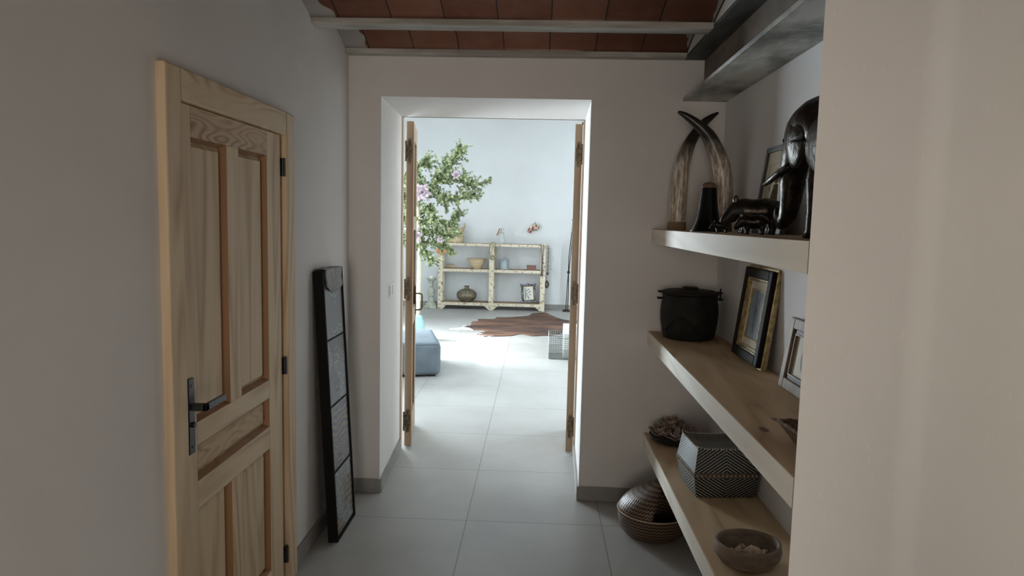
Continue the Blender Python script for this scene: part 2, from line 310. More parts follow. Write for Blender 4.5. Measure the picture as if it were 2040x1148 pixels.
# ------------------------------------------------------------------ mesh builder
class MB:
    def __init__(s): s.v = []; s.f = []
    def add(s, vs, fs):
        o = len(s.v); s.v += [tuple(p) for p in vs]; s.f += [tuple(i + o for i in q) for q in fs]; return s
    def box(s, x0, x1, y0, y1, z0, z1, T=None):
        vs = [Vector((x, y, z)) for z in (z0, z1) for y in (y0, y1) for x in (x0, x1)]
        if T is not None: vs = [T @ p for p in vs]
        return s.add(vs, [(0, 2, 3, 1), (4, 5, 7, 6), (0, 1, 5, 4), (2, 6, 7, 3), (0, 4, 6, 2), (1, 3, 7, 5)])
    def prism(s, pts, z0, z1):                              # polygon in xy (counter-clockwise) pulled up
        n = len(pts); vs = [(x, y, z0) for x, y in pts] + [(x, y, z1) for x, y in pts]
        return s.add(vs, [tuple(range(n-1, -1, -1)), tuple(range(n, 2*n))] + [(i, (i+1) % n, n+(i+1) % n, n+i) for i in range(n)])
    def frustum(s, a, b, T=None):                           # two rectangles ((x,y0,y1,z0,z1)) facing +x: raised panel
        vs = []
        for (x, y0, y1, z0, z1) in (a, b): vs += [Vector((x, y0, z0)), Vector((x, y1, z0)), Vector((x, y1, z1)), Vector((x, y0, z1))]
        if T is not None: vs = [T @ p for p in vs]
        return s.add(vs, [(3, 2, 1, 0), (4, 5, 6, 7)] + [(i, (i+1) % 4, 4+(i+1) % 4, 4+i) for i in range(4)])
    def lathe(s, prof, n=32, c=(0, 0, 0), squash=(1, 1), wob=None):
        vs = []; fs = []; k = len(prof)
        for i in range(n):
            a = 2*math.pi*i/n
            for r, z in prof:
                rr = r*(wob(a, z) if wob else 1)
                vs.append((c[0]+rr*math.cos(a)*squash[0], c[1]+rr*math.sin(a)*squash[1], c[2]+z))
        for i in range(n):
            j = (i+1) % n
            for t in range(k-1): fs.append((i*k+t, j*k+t, j*k+t+1, i*k+t+1))
        if prof[0][0] > 1e-5: fs.append(tuple(i*k for i in range(n-1, -1, -1)))
        if prof[-1][0] > 1e-5: fs.append(tuple(i*k+k-1 for i in range(n)))
        return s.add(vs, fs)
    def tube(s, path, rad, n=12, flat_=(1, 1), closed=False, up=(0, 0, 1)):
        path = [Vector(p) for p in path]; m_ = len(path)
        if isinstance(rad, (int, float)): rad = [rad]*m_
        vs = []; fs = []; u = None
        for i, p in enumerate(path):
            if closed: t = path[(i+1) % m_] - path[i-1]
            else: t = path[min(i+1, m_-1)] - path[max(i-1, 0)]
            t.normalize()
            if u is None:
                ref = Vector(up)
                if abs(t.dot(ref)) > .95: ref = Vector((1, 0, 0))
                u = (ref - t*ref.dot(t)).normalized()
            else: u = (u - t*u.dot(t)).normalized()
            b = t.cross(u)
            for k in range(n):
                a = 2*math.pi*k/n
                vs.append(p + u*math.cos(a)*rad[i]*flat_[0] + b*math.sin(a)*rad[i]*flat_[1])
        for i in range(m_ if closed else m_-1):
            j = (i+1) % m_
            for k in range(n): fs.append((i*n+k, i*n+(k+1) % n, j*n+(k+1) % n, j*n+k))
        if not closed: fs.append(tuple(range(n-1, -1, -1))); fs.append(tuple((m_-1)*n+k for k in range(n)))
        return s.add(vs, fs)
    def ball(s, c, r, n=16, T=None):
        prof = [(math.sin(math.pi*i/(n//2)), -math.cos(math.pi*i/(n//2))) for i in range(n//2+1)]
        if isinstance(r, (int, float)): r = (r, r, r)
        o = len(s.v); s.lathe(prof, n)
        for i in range(o, len(s.v)):
            p = Vector(s.v[i]); p = Vector((p.x*r[0], p.y*r[1], p.z*r[2]))
            if T is not None: p = T @ p
            s.v[i] = tuple(p + Vector(c))
        return s
    def grid(s, fn, nu, nv, wrap=False):
        o = len(s.v); s.v += [tuple(fn(i/nu, j/nv)) for i in range(nu+1) for j in range(nv+1)]
        for i in range(nu):
            for j in range(nv):
                a = o+i*(nv+1)+j; s.f.append((a, a+nv+1, a+nv+2, a+1))
        return s
    def obj(s, name, mat, parent=None, bevel=0, smooth=False, sub=0, solid=0, local=False, origin=None, world=True):
        """vertices are given in world space unless local=True; the mesh origin follows its parent"""
        off = Vector((0, 0, 0))
        if parent is not None and not local:
            p = parent
            inv = parent_matrix(parent).inverted()
            vs = [tuple(inv @ Vector(q)) for q in s.v]
        elif origin is not None: vs = [tuple(Vector(q) - Vector(origin)) for q in s.v]
        else: vs = s.v
        me = bpy.data.meshes.new(name); me.from_pydata(vs, [], s.f); me.validate(); me.update()
        o = bpy.data.objects.new(name, me); col.objects.link(o); me.materials.append(mat)
        if origin is not None and parent is None: o.location = origin
        if parent is not None: o.parent = parent
        if smooth:
            for pl in me.polygons: pl.use_smooth = True
            if smooth != 'all' and not sub:
                try: me.set_sharp_from_angle(angle=R(38))
                except Exception: pass
        if solid: md = o.modifiers.new('solid', 'SOLIDIFY'); md.thickness = abs(solid); md.offset = 0 if solid > 0 else 1
        if bevel: md = o.modifiers.new('bevel', 'BEVEL'); md.width = bevel; md.segments = 3 if bevel > .004 else 2; md.limit_method = 'ANGLE'; md.angle_limit = R(40)
        if sub: md = o.modifiers.new('sub', 'SUBSURF'); md.levels = sub; md.render_levels = sub
        return o

def parent_matrix(o):
    mt = Matrix.Translation(o.location) @ o.rotation_euler.to_matrix().to_4x4()
    return (parent_matrix(o.parent) @ mt) if o.parent else mt
def B(*a, **k): return MB().box(*a, **k)
def tag(o, label, cat, group=None):
    o['label'] = label; o['category'] = cat
    if group: o['group'] = group
    return o
def thing(name, label, cat, loc=(0, 0, 0), rot=(0, 0, 0), group=None):
    o = bpy.data.objects.new(name, None); col.objects.link(o); o.location = loc; o.rotation_euler = rot; o.empty_display_size = .1
    return tag(o, label, cat, group)
def struct(o, kind='structure'): o['kind'] = kind; return o
def copy_tree(o, parent=None):
    c = o.copy(); col.objects.link(c); c.parent = parent
    for ch in list(o.children): copy_tree(ch, c)
    return c
def smoothpath(pts, n=4):
    P = [Vector(p) for p in pts]; out = []
    for i in range(len(P)-1):
        p0, p1, p2, p3 = P[max(i-1, 0)], P[i], P[i+1], P[min(i+2, len(P)-1)]
        for k in range(n):
            t = k/n
            out.append(.5*((2*p1)+(-p0+p2)*t+(2*p0-5*p1+4*p2-p3)*t*t+(-p0+3*p1-3*p2+p3)*t**3))
    out.append(P[-1]); return out
def interp(vals, n=4):
    out = []
    for i in range(len(vals)-1):
        for k in range(n): out.append(vals[i]+(vals[i+1]-vals[i])*k/n)
    out.append(vals[-1]); return out

# ================================================================== SETTING
YF, YB, YFAR = 4.0, 4.80, 12.95
struct(B(-4.2, 3.9, -2.5, 13.3, -.12, 0).obj('floor', M['floor']))
# corridor left wall with the door opening and an unseen window opening added for the warm light
wl = MB()
for y0, y1, z0, z1 in ((-2.4, .05, 0, 2.8), (.05, .60, 0, 2.8), (.60, 1.26, 0, .85), (.60, 1.26, 2.15, 2.8), (1.26, 2.04, 0, 2.8), (2.04, 2.96, 2.0, 2.8), (2.96, 4.0, 0, 2.8)):
    wl.box(-1.26, -1.10, y0, y1, z0, z1)
struct(wl.obj('wall_left', M['wall']))
wf = MB().box(-1.26, -1.243, 2.0, 3.0, 0, 2.05); struct(wf.obj('wall_behind_door', M['wall']))
# right wall with the pier nib and a soft inner corner
arc = [(.885-.05+.05*math.sin(a), 1.60-.05+.05*math.cos(a)) for a in [i*math.pi/2/8 for i in range(9)]]
pts = [(.617, 1.60), (.652, 1.69), (1.15, 1.69), (1.15, -2.4), (.885, -2.4)] + arc[::-1]
struct(MB().prism(pts[::-1], 0, 2.8).obj('wall_right', M['wall_scuffed'], smooth=True))
struct(B(1.03, 1.15, 1.69, 4.0, 0, 2.8).obj('wall_niche', M['wall']))
struct(B(-1.26, 1.15, -2.55, -2.4, 0, 2.8).obj('wall_back', M['wall']))
# partition with splayed opening
wp = MB()
wp.prism([(-4.0, YB), (-.95, YB), (-.913, YF), (-4.0, YF)][::-1], 0, 2.335)
wp.prism([(.30, YB), (3.8, YB), (3.8, YF), (.280, YF)][::-1], 0, 2.335)
wp.box(-4.0, 3.8, YF, YB, 2.335, 3.5)
struct(wp.obj('wall_front', M['wall']))
# living room shell: garden door and window in its left wall
wr = MB()
for y0, y1, z0, z1 in ((4.8, 8.05, 0, 3.5), (8.05, 10.2, 2.45, 3.5), (10.2, 13.1, 0, 3.5)):
    wr.box(-4.0, -3.8, y0, y1, z0, z1)
struct(wr.obj('wall_living_left', M['wall_far']))
struct(B(-4.0, 3.8, YFAR, YFAR+.15, 0, 3.5).obj('wall_far', M['wall_far']))
struct(B(3.65, 3.8, 4.8, YFAR, 0, 3.5).obj('wall_living_right', M['wall_far']))
struct(B(-4.0, 3.8, 4.0, 13.1, 3.5, 3.6).obj('ceiling_living', M['wall_far']))
struct(B(-1.26, 1.15, -2.5, 4.0, 2.8, 2.95).obj('ceiling_slab', M['wall']))
# window frames
def window(name, x0, x1, y0, y1, z0, z1, n):
    b = MB(); t = .05
    b.box(x0, x1, y0, y1, z0, z0+t).box(x0, x1, y0, y1, z1-t, z1)
    for k in range(n+1):
        y = y0+(y1-y0-t)*k/n; b.box(x0, x1, y, y+t, z0+t, z1-t)
    struct(b.obj(name, M['white']))
window('window_1', -3.98, -3.92, 8.05, 10.2, 0, 2.45, 1)
window('added_window', -1.25, -1.22, .60, 1.26, .85, 2.15, 1)  # unseen window, put in around the warm light
# skirtings
sk = .085
struct(B(-1.10, -1.088, 3.03, YF, 0, sk).obj('baseboard_left', M['skirt'], bevel=.002))
struct(MB().box(-1.088, -.905, YF-.012, YF, 0, sk).obj('baseboard_front_left', M['skirt'], bevel=.002))
struct(MB().box(.268, 1.03, YF-.012, YF, 0, sk).obj('baseboard_front_right', M['skirt'], bevel=.002))
struct(MB().prism([(-.913, YF), (-.901, YF), (-.938, YB-.02), (-.95, YB-.02)], 0, sk).obj('baseboard_reveal_left', M['skirt']))
struct(MB().prism([(.280, YF), (.300, YB-.02), (.288, YB-.02), (.268, YF)], 0, sk).obj('baseboard_reveal_right', M['skirt']))
struct(B(-3.8, 3.65, YFAR-.015, YFAR, 0, .09).obj('baseboard_far', M['skirt'], bevel=.002))
# ceiling: brick vaults between joists
vb = MB()
ys = [3.345 - .735*k for k in range(8)]
bays = [(3.455, 3.93)] + [(ys[k+1]+.11, ys[k]) for k in range(7)]
for y0, y1 in bays:
    def fn(u, v, y0=y0, y1=y1):
        return (-1.10+1.89*u, y0+(y1-y0)*v, 2.592+.062*math.sin(math.pi*v))
    vb.grid(fn, 1, 20)
struct(vb.obj('ceiling', M['terra'], smooth=True, solid=.02))
jst = None
for k, y in enumerate([3.93] + ys):
    d = .07 if k == 0 else .11
    o = MB().box(-1.10, .79, y, y+d, 2.557, 2.66).obj('ceiling_joist', M['joist'], bevel=.006); struct(o)
struct(MB().box(.79, 1.03, -2.4, 4.0, 2.577, 2.80).obj('trim_1', M['plasterband'], bevel=.004))
sb = MB().box(.79, 1.03, 1.69, 4.0, 2.335, 2.352).obj('steel_beam', M['steel'], bevel=.001); struct(sb)
MB().box(.902, .916, 1.69, 4.0, 2.352, 2.560).obj('web', M['primer'], sb)
MB().box(.79, 1.03, 1.69, 4.0, 2.560, 2.577).obj('top_flange', M['darksteel'], sb, bevel=.001)

# ================================================================== INTERIOR DOOR (left)
XF = -1.09
d1 = bpy.data.objects.new('door_1', None); col.objects.link(d1); d1.location = (-1.10, 2.5, 0); struct(d1)
d1['label'] = 'pale pine panelled door with black lever handle in the left wall'
c1 = MB().box(-1.115, -1.072, 1.98, 2.07, 0, 2.08).obj('door_casing', M['pine_z'], d1, bevel=.006)
c2 = MB().box(-1.115, -1.072, 2.935, 3.03, 0, 2.08).obj('door_casing', M['pine_z'], d1, bevel=.006)
c3 = MB().box(-1.115, -1.0725, 2.0701, 2.9349, 1.985, 2.08).obj('door_casing', M['pine_head'], d1, bevel=.004)
leaf = MB().box(-1.13, -1.118, 2.078, 2.927, .006, 1.982).obj('door_leaf', M['pine_z'], d1)
MB().box(-1.118, XF, 2.078, 2.155, .006, 1.982).obj('stile', M['pine_z'], leaf, bevel=.002)
MB().box(-1.118, XF, 2.765, 2.905, .006, 1.982).obj('stile', M['pine_z'], leaf, bevel=.002)
for z0, z1, mt in ((1.885, 1.982, 'pine_fig'), (.895, .972, 'pine_y'), (.682, .775, 'pine_y'), (.006, .15, 'pine_y')):
    MB().box(-1.118, XF-.0003, 2.155, 2.765, z0, z1).obj('rail', M[mt], leaf, bevel=.002)
MB().box(-1.118, XF-.0005, 2.405, 2.50, .972, 1.885).obj('muntin', M['pine_z'], leaf, bevel=.002)
MB().box(-1.118, XF-.0005, 2.405, 2.50, .15, .682).obj('muntin', M['pine_z'], leaf, bevel=.002)
for y0, y1, z0, z1, mt in ((2.155, 2.405, .972, 1.885, 'pine_z'), (2.50, 2.765, .972, 1.885, 'pine_z'), (2.155, 2.765, .775, .895, 'pine_fig'),
                           (2.155, 2.405, .15, .682, 'pine_z'), (2.50, 2.765, .15, .682, 'pine_z')):
    e = .012; g_ = .022
    p = MB().box(-1.119, -1.1175, y0, y1, z0, z1)
    p.frustum((-1.1175, y0+e, y1-e, z0+e, z1-e), (-1.106, y0+g_+.010, y1-g_-.010, z0+g_+.006, z1-g_-.006))
    p.obj('panel', M[mt], leaf)
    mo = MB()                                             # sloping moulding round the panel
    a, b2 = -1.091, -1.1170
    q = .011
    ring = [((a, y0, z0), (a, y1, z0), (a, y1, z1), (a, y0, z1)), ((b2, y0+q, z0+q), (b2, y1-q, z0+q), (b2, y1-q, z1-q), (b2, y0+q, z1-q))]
    mo.add(ring[0]+ring[1], [(i, (i+1) % 4, 4+(i+1) % 4, 4+i) for i in range(4)]); mo.obj('moulding', M['pine_shaded'], leaf)
h = MB().box(XF, XF+.010, 2.088, 2.126, .885, 1.128).obj('handle', M['handle'], d1, bevel=.002)
MB().box(XF+.010, XF+.062, 2.094, 2.116, 1.028, 1.050).box(XF+.050, XF+.062, 2.094, 2.235, 1.028, 1.050).obj('lever', M['handle'], h, bevel=.002)
MB().tube([(XF+.010, 2.107, .980), (XF+.020, 2.107, .980)], .009).obj('thumb_turn', M['black'], h, smooth=True)
for z in (1.105, .908):
    MB().tube([(XF+.0100, 2.107, z), (XF+.0115, 2.107, z)], .005).obj('screw', M['black'], h, smooth=True)
for z in (1.85, 1.0, .145):
    MB().tube([(-1.083, 2.920, z-.038), (-1.083, 2.920, z+.038)], .0085, 12).box(-1.093, -1.0895, 2.905, 2.93, z-.036, z+.036).obj('hinge', M['black'], d1, smooth=True)

# ================================================================== OLD DOUBLE DOORS
frm = MB().box(-.950, -.938, YB-.02, YB+.012, 0, 2.335).box(.288, .302, YB-.02, YB+.012, 0, 2.335).box(-.938, .288, YB-.02, YB+.012, 2.335, 2.345)
struct(frm.obj('trim_2', M['oldframe']))
def old_leaf(name, label, x, rot, side, handle):
    d = bpy.data.objects.new(name, None); col.objects.link(d); d.location = (x, 4.835, .010); d.rotation_euler = (0, 0, rot); struct(d); d['label'] = label
    t, L, Hh = .05, .555, 2.305
    fr = MB().box(0, t, 0, .10, 0, Hh).box(0, t, L-.10, L, 0, Hh)
    for z0, z1 in ((0, .2), (.86, .98), (1.55, 1.65), (Hh-.12, Hh)): fr.box(0.0004, t-.0004, .10, L-.10, z0, z1)
    lf = fr.obj('door_leaf', M['oldwood'], d, local=True, bevel=.003)
    for z0, z1 in ((.2, .86), (.98, 1.55), (1.65, Hh-.12)):
        MB().box(.018, .032, .1, L-.1, z0, z1).obj('panel', M['oldwood'], lf, local=True)
    for z in (.185, 1.14, 2.10):                            # cross-shaped antique hinges on the hanging edge
        e0 = 0 if side < 0 else t; sx = 1 if side < 0 else -1
        hb = MB()
        hb.box(min(e0+sx*.012, e0+sx*.034), max(e0+sx*.012, e0+sx*.034), -.004, .0, z-.085, z+.085)
        hb.box(min(e0, e0+sx*.040), max(e0, e0+sx*.040), -.005, .0, z-.045, z+.045)
        hb.tube([(e0-sx*.004, -.008, z-.07), (e0-sx*.004, -.008, z+.07)], .006, 8)
        hb.obj('hinge', M['brass'], d, local=True, bevel=.001)
    if handle:
        hh = MB().box(t, t+.004, .435, .465, .88, 1.12)
        hh.tube(smoothpath([(t+.002, .45, 1.06), (t+.04, .45, 1.058), (t+.052, .45, 1.04), (t+.052, .45, .96), (t+.04, .45, .935), (t+.002, .45, .932)], 4), .006, 8)
        hh.obj('handle', M['brass'], d, local=True, smooth=True)
    return d
old_leaf('door_2', 'weathered wooden door leaf with bow handle, left of the opening', -.926, R(7.5), -1, True)
r_ = old_leaf('door_3', 'weathered wooden door leaf folded back, right of the opening', .236, R(-3.0), 1, False)
MB().box(.045, .085, -.004, .004, 2.300, 2.318).obj('bolt', M['brass'], r_, local=True)

# light switch on the left reveal
a_ = math.atan2(-.037, .8)
sw = thing('light_switch', 'white double light switch on the left side of the opening', 'light switch', (-.9285, 4.35, 1.19), (0, 0, -a_*-1))
MB().box(0, .009, -.07, .07, -.043, .043).obj('plate', M['white'], sw, local=True, bevel=.002)
for yy in (-.030, .030):
    MB().box(.009, .014, yy-.024, yy+.024, -.030, .030).obj('rocker', M['white'], sw, local=True, bevel=.002)

# ================================================================== SHELVES
def shelf(z0, z1, label):
    t = thing('wall_shelf', label, 'shelf', (.84, 2.85, z0), group='thick pine shelves in the niche')
    MB().box(.6505, 1.029, 1.6905, 3.999, z0, z1).obj('board', M['shelf_top'], t, bevel=.003)
    MB().box(.6490, .6505, 1.6905, 3.999, z0+.001, z1-.001).obj('front_edge', M['shelf_edge'], t)
    return t
shelf(1.537, 1.617, 'topmost thick pine shelf, carrying horns and metal animals')
shelf(.950, 1.030, 'middle thick pine shelf, carrying the black pot and framed pictures')
shelf(.340, .427, 'lowest thick pine shelf, carrying the woven box and wooden bowl')

# ================================================================== TALL TEXTILE FRAME (left, leaning)
tilt = -math.atan((1.095-1.022)/1.375)
tf = thing('textile_frame', 'tall narrow black frame of four patterned textiles leaning on the left wall', 'picture frame', (-.972, 3.505, .002), (0, tilt, 0))
W_, H_, T_ = .34, 1.38, .05
fb = MB().box(-T_, 0, -W_/2, -W_/2+.014, 0, H_).box(-T_, 0, W_/2-.014, W_/2, 0, H_).box(-T_, 0, -W_/2+.014, W_/2-.014, 0, .014).box(-T_, 0, -W_/2+.014, W_/2-.014, H_-.014, H_)
fb.box(-T_, -T_+.004, -W_/2+.014, W_/2-.014, .014, H_-.014)
fb.obj('frame', M['frameblack'], tf, local=True)
ph = (H_-.028)/4
for i in range(4):
    z1 = H_-.014-ph*i; z0 = z1-ph
    pn = MB().box(-T_+.004, -.008, -W_/2+.015, W_/2-.015, z0+.004, z1-.004).obj('textile_panel', TX[i], tf, local=True)
    pn['label'] = ['teal and grey textile with a pale blob', 'grey textile with two small white squares', 'blue and ochre textile', 'speckled textile with ochre arcs'][i]
    if i < 3: MB().box(-.010, -.003, -W_/2+.015, W_/2-.015, z0-.003, z0+.003).obj('divider', M['frameblack'], tf, local=True)
    if i == 1:
        for zc in (z0+ph*.72, z0+ph*.24):
            sq = MB()
            for a, b, c_, d_ in ((-.04, -.034, -.045, .045), (.034, .04, -.045, .045), (-.034, .034, -.045, -.040), (-.034, .034, .040, .045), (-.034, .034, -.004, .004), (-.012, -.008, -.04, .04), (.010, .014, -.04, .04)):
                sq.box(-.0079, -.0070, a, b, zc+c_*.8, zc+d_*.8)
            sq.obj('motif', M['motif'], pn, local=True)
rb = MB()
def rib(u, v):
    y = -.145+.29*u
    s = v*.20
    wv = .003*math.sin(u*17)+.002*math.sin(v*9+u*5)
    if s < .05: x = -T_+s; z = H_+.006+wv
    else: x = .004+wv; z = H_+.004-(s-.05)*(.55+.25*math.sin(u*3))
    return (x, y, z)
rb.grid(rib, 24, 20); rb.obj('ribbon', M['tape'], tf, local=True, smooth='all', solid=.003)

# ================================================================== TOP SHELF OBJECTS
ZT = 1.617
def horn(label, pts, rads, base, group='pair of tall horns'):
    o = thing('display_horn', label, 'horn', (base[0], base[1], ZT), group=group)
    P = smoothpath(pts, 6); rr = interp(rads, 6)
    MB().tube(P, rr, 24).obj('horn', M['horn'], o, smooth='all')
    MB().lathe([(base[2], 0), (base[2], .035), (base[2]*.93, .045), (base[2]*.93, .05)], 28, (base[0], base[1], ZT+.0005)).obj('base', M['hornbase'], o, smooth=True)
    return o
horn('streaked horn on the left, its black tip leaning right behind the other', [(.737, 3.74, 1.655), (.738, 3.74, 1.75), (.744, 3.74, 1.90), (.760, 3.74, 2.00), (.795, 3.74, 2.095), (.852, 3.74, 2.178), (.893, 3.74, 2.213), (.927, 3.74, 2.236)],
     [.046, .046, .043, .038, .030, .022, .015, .005], (.737, 3.74, .049))
horn('streaked horn on the right, its black tip crossing in front to the left', [(.940, 3.60, 1.655), (.942, 3.60, 1.75), (.938, 3.60, 1.83), (.917, 3.60, 1.95), (.865, 3.60, 2.07), (.826, 3.60, 2.122), (.776, 3.60, 2.165), (.724, 3.60, 2.199), (.690, 3.60, 2.214)],
     [.046, .047, .047, .046, .038, .031, .023, .015, .006], (.940, 3.60, .049))
bl = thing('bronze_bell', 'dark flared bell with a domed brown wooden top beside the horns', 'bell', (.800, 3.33, ZT))
MB().lathe([(.080, .0005), (.080, .004), (.078, .010), (.062, .040), (.052, .075), (.045, .12), (.040, .165), (.036, .205), (.0, .206)], 40, (.800, 3.33, ZT), wob=lambda a, z: 1+(.02*math.sin(3*a) if z < .03 else 0)).obj('bell_body', M['bell'], bl, smooth=True)
MB().lathe([(.037, .206), (.038, .210), (.034, .220), (.022, .230), (.0, .2345)], 32, (.800, 3.33, ZT)).obj('wooden_top', M['wooddark'], bl, smooth=True)

def rhino(label, loc, rotz, s, mat='bronze', body_mat=None):
    """local: nose to -x, length about 1, feet on z=0; scaled by s"""
    t = thing('rhino_figurine', label, 'figurine', loc, (0, 0, rotz))
    def S(p): return tuple(c*s for c in p)
    b = MB()
    P = smoothpath([S(p) for p in ((.43, 0, .34), (.36, 0, .37), (.20, 0, .385), (0, 0, .37), (-.16, 0, .385), (-.27, 0, .37), (-.37, 0, .29), (-.46, 0, .20), (-.50, 0, .165))], 5)
    rr = interp([x*s for x in (.08, .18, .215, .205, .205, .170, .125, .082, .048)], 5)
    b.tube(P, rr, 20, (1, .82))
    for (x, y) in ((.28, .10), (.30, -.10), (-.14, .10), (-.12, -.10)):
        b.tube([S((x, y, .32)), S((x-.01, y, .18)), S((x, y, .09)), S((x-.01, y, .04)), S((x-.015, y, .0))], [x_*s for x_ in (.105, .085, .062, .062, .075)], 14)
    b.obj('body', M[body_mat or mat], t, local=True, smooth='all')
    MB().tube([S(p) for p in ((-.475, 0, .19), (-.51, 0, .25), (-.50, 0, .31))], [.028*s, .018*s, .003*s], 10).obj('nose_horn', M[mat], t, local=True, smooth='all')
    MB().tube([S(p) for p in ((-.41, 0, .27), (-.43, 0, .33))], [.022*s, .004*s], 10).obj('brow_horn', M[mat], t, local=True, smooth='all')
    for y in (.07, -.07):
        MB().ball(S((-.29, y, .56)), (.045*s, .016*s, .080*s), 12).tube([S((-.28, y, .44)), S((-.285, y, .52))], .020*s, 8).obj('ear', M[mat], t, local=True, smooth='all')
    MB().tube([S(p) for p in ((.45, 0, .40), (.475, 0, .30), (.46, 0, .20))], [.016*s, .011*s, .008*s], 8).obj('tail', M[mat], t, local=True, smooth='all')
    return t
rhino('largest dark metal rhinoceros, in front of the parchment drawing', (.838, 2.755, ZT+.0005), R(-14), .235)
rhino('small dark metal rhinoceros in front of the largest one', (.795, 2.625, ZT+.0005), R(-14), .125)
rhino('tiny dark metal rhinoceros calf beside the bell', (.776, 3.0, ZT+.0005), R(-14), .085)

# parchment drawing
def picture(name, label, loc, tilt, W, H, parts, cat='picture frame'):
    t = thing(name, label, cat, loc, (0, tilt, 0))
    parts(t, W, H); return t
def ringbox(mb, x0, x1, W, z0, z1, a, b):                    # rectangular ring between inset a and inset b
    mb.box(x0, x1, -W/2+a, -W/2+b, z0+a, z1-a).box(x0, x1, W/2-b, W/2-a, z0+a, z1-a)
    mb.box(x0, x1, -W/2+b, W/2-b, z0+a, z0+b).box(x0, x1, -W/2+b, W/2-b, z1-b, z1-a); return mb
# these face -x: local x=0 is the front face, thickness goes to +x
def parch(t, W, H):
    ringbox(MB(), 0, .022, W, 0, H, 0, .022).obj('frame', M['framegrey'], t, local=True, bevel=.002)
    MB().box(.010, .020, -W/2+.022, W/2-.022, .022, H-.022).obj('drawing_sheet', M['parch'], t, local=True)
    dr = MB(); x = .0092; rnd = random.Random(3)
    def ln(y0, z0, y1, z1, w=.0009): dr.tube([(x, y0, z0), (x, y1, z1)], w, 4)
    a, b_, c_, d_ = -W/2+.065, W/2-.065, .055, H-.075
    for q in ((a, c_, b_, c_), (b_, c_, b_, d_), (b_, d_, a, d_), (a, d_, a, c_)): ln(*q, w=.0006)
    for k in range(26):                                      # plant study: stems and a crown of leaves
        an = math.pi*(k/25); L = .045+rnd.random()*.035; cy = 0; cz = H*.56
        p = [(x, cy+math.cos(an)*L*s_, cz+math.sin(an)*L*s_*.9+.01*math.sin(s_*3)) for s_ in (0, .35, .7, 1)]
        dr.tube(p, .0009, 4)
    for k in range(14):
        y = (k-6.5)*.009; dr.tube([(x, y*.4, H*.56), (x, y*.8, H*.36), (x, y*1.5+rnd.uniform(-.01, .01), .065)], .0008, 4)
    for k in range(30):
        y = rnd.uniform(-.09, .09); z = rnd.uniform(.07, H*.5); ln(y, z, y+rnd.uniform(-.02, .02), z+rnd.uniform(0, .03))
    dr.obj('drawing', M['ink'], t, local=True)
picture('framed_drawing', 'dark framed parchment drawing leaning behind the metal rhinoceros', (.952, 2.965, ZT+.001), R(7.3), .36, .375, parch)

# elephant sculpture, walking towards the far wall (+y), built as a worked metal sculpture
el = thing('elephant_sculpture', 'large dark metal elephant with curled trunk, half behind the wall end', 'sculpture', (.86, 2.15, ZT))
eb = MB()
P = smoothpath([(.865, 1.77, 1.84), (.865, 1.83, 1.865), (.865, 1.92, 1.88), (.865, 2.02, 1.885), (.865, 2.12, 1.90)], 4)
eb.tube(P, interp([.07, .115, .140, .135, .10], 4), 24, (1, .80))
for (x, y) in ((.805, 2.045), (.935, 2.02), (.805, 1.83), (.925, 1.82)):
    eb.tube([(.865+(x-.865)*.6, y-.01, 1.84), (x, y, 1.78), (x, y, 1.70), (x, y+.002, 1.64), (x, y+.004, ZT+.0005)], [.055, .038, .030, .030, .036], 18)
P = smoothpath([(.865, 2.10, 1.92), (.865, 2.20, 1.955), (.865, 2.29, 1.945), (.863, 2.355, 1.905), (.862, 2.400, 1.845), (.862, 2.418, 1.785), (.862, 2.428, 1.730), (.862, 2.452, 1.683), (.862, 2.492, 1.664), (.862, 2.530, 1.682), (.862, 2.540, 1.712)], 5)
eb.tube(P, interp([.085, .098, .090, .070, .054, .045, .038, .033, .028, .023, .017], 5), 22, (1, .9))
eb.obj('body', M['bronze'], el, smooth='all')
for sx in (-1, 1):
    ear = MB()
    def fe(u, v, sx=sx):
        a = 2*math.pi*u
        r = v*(1+.12*math.cos(2*a+.6)+.10*math.sin(3*a))
        return (.865+sx*(.094-.020*v*v), 2.215-.085*r*math.cos(a), 1.925+.082*r*math.sin(a)-.012)
    ear.grid(fe, 28, 5).obj('ear', M['bronze'], el, smooth='all', solid=.005)
    MB().tube(smoothpath([(.865+sx*.040, 2.345, 1.850), (.865+sx*.058, 2.41, 1.825), (.865+sx*.064, 2.48, 1.805), (.865+sx*.060, 2.540, 1.797)], 4), interp([.013, .012, .010, .007], 4), 10).obj('tusk', M['bronze'], el, smooth='all')
    MB().ball((.865+sx*.068, 2.335, 1.93), .007, 10).obj('eye', M['bell'], el, smooth='all')

# ================================================================== MIDDLE SHELF OBJECTS
ZM = 1.030
pc = (.835, 3.785)
pt = thing('lidded_cooking_pot', 'sooty black lidded metal pot with side lugs on the middle shelf', 'pot', (pc[0], pc[1], ZM))
MB().lathe([(.118, .0005), (.134, .006), (.143, .04), (.152, .10), (.154, .15), (.150, .19), (.143, .222), (.147, .238), (.140, .24)], 44, (*pc, ZM), wob=lambda a, z: 1+.008*math.sin(2*a+1)).obj('pot_body', M['dullblack'], pt, smooth=True)
MB().lathe([(.146, .240), (.155, .246), (.155, .255), (.130, .263), (.05, .268), (.046, .272), (.040, .281), (.0, .284)], 44, (*pc, ZM)).obj('lid', M['dullblack'], pt, smooth=True)
for sx in (-1, 1):
    MB().box(pc[0]+(sx*.142 if sx > 0 else -.172), pc[0]+(.172 if sx > 0 else -.142), pc[1]-.022, pc[1]+.022, ZM+.248, ZM+.258).obj('lid_lug', M['dullblack'], pt, bevel=.003)
    MB().box(pc[0]+(.140 if sx > 0 else -.176), pc[0]+(.176 if sx > 0 else -.140), pc[1]-.020, pc[1]+.020, ZM+.212, ZM+.222).obj('pot_lug', M['dullblack'], pt, bevel=.003)
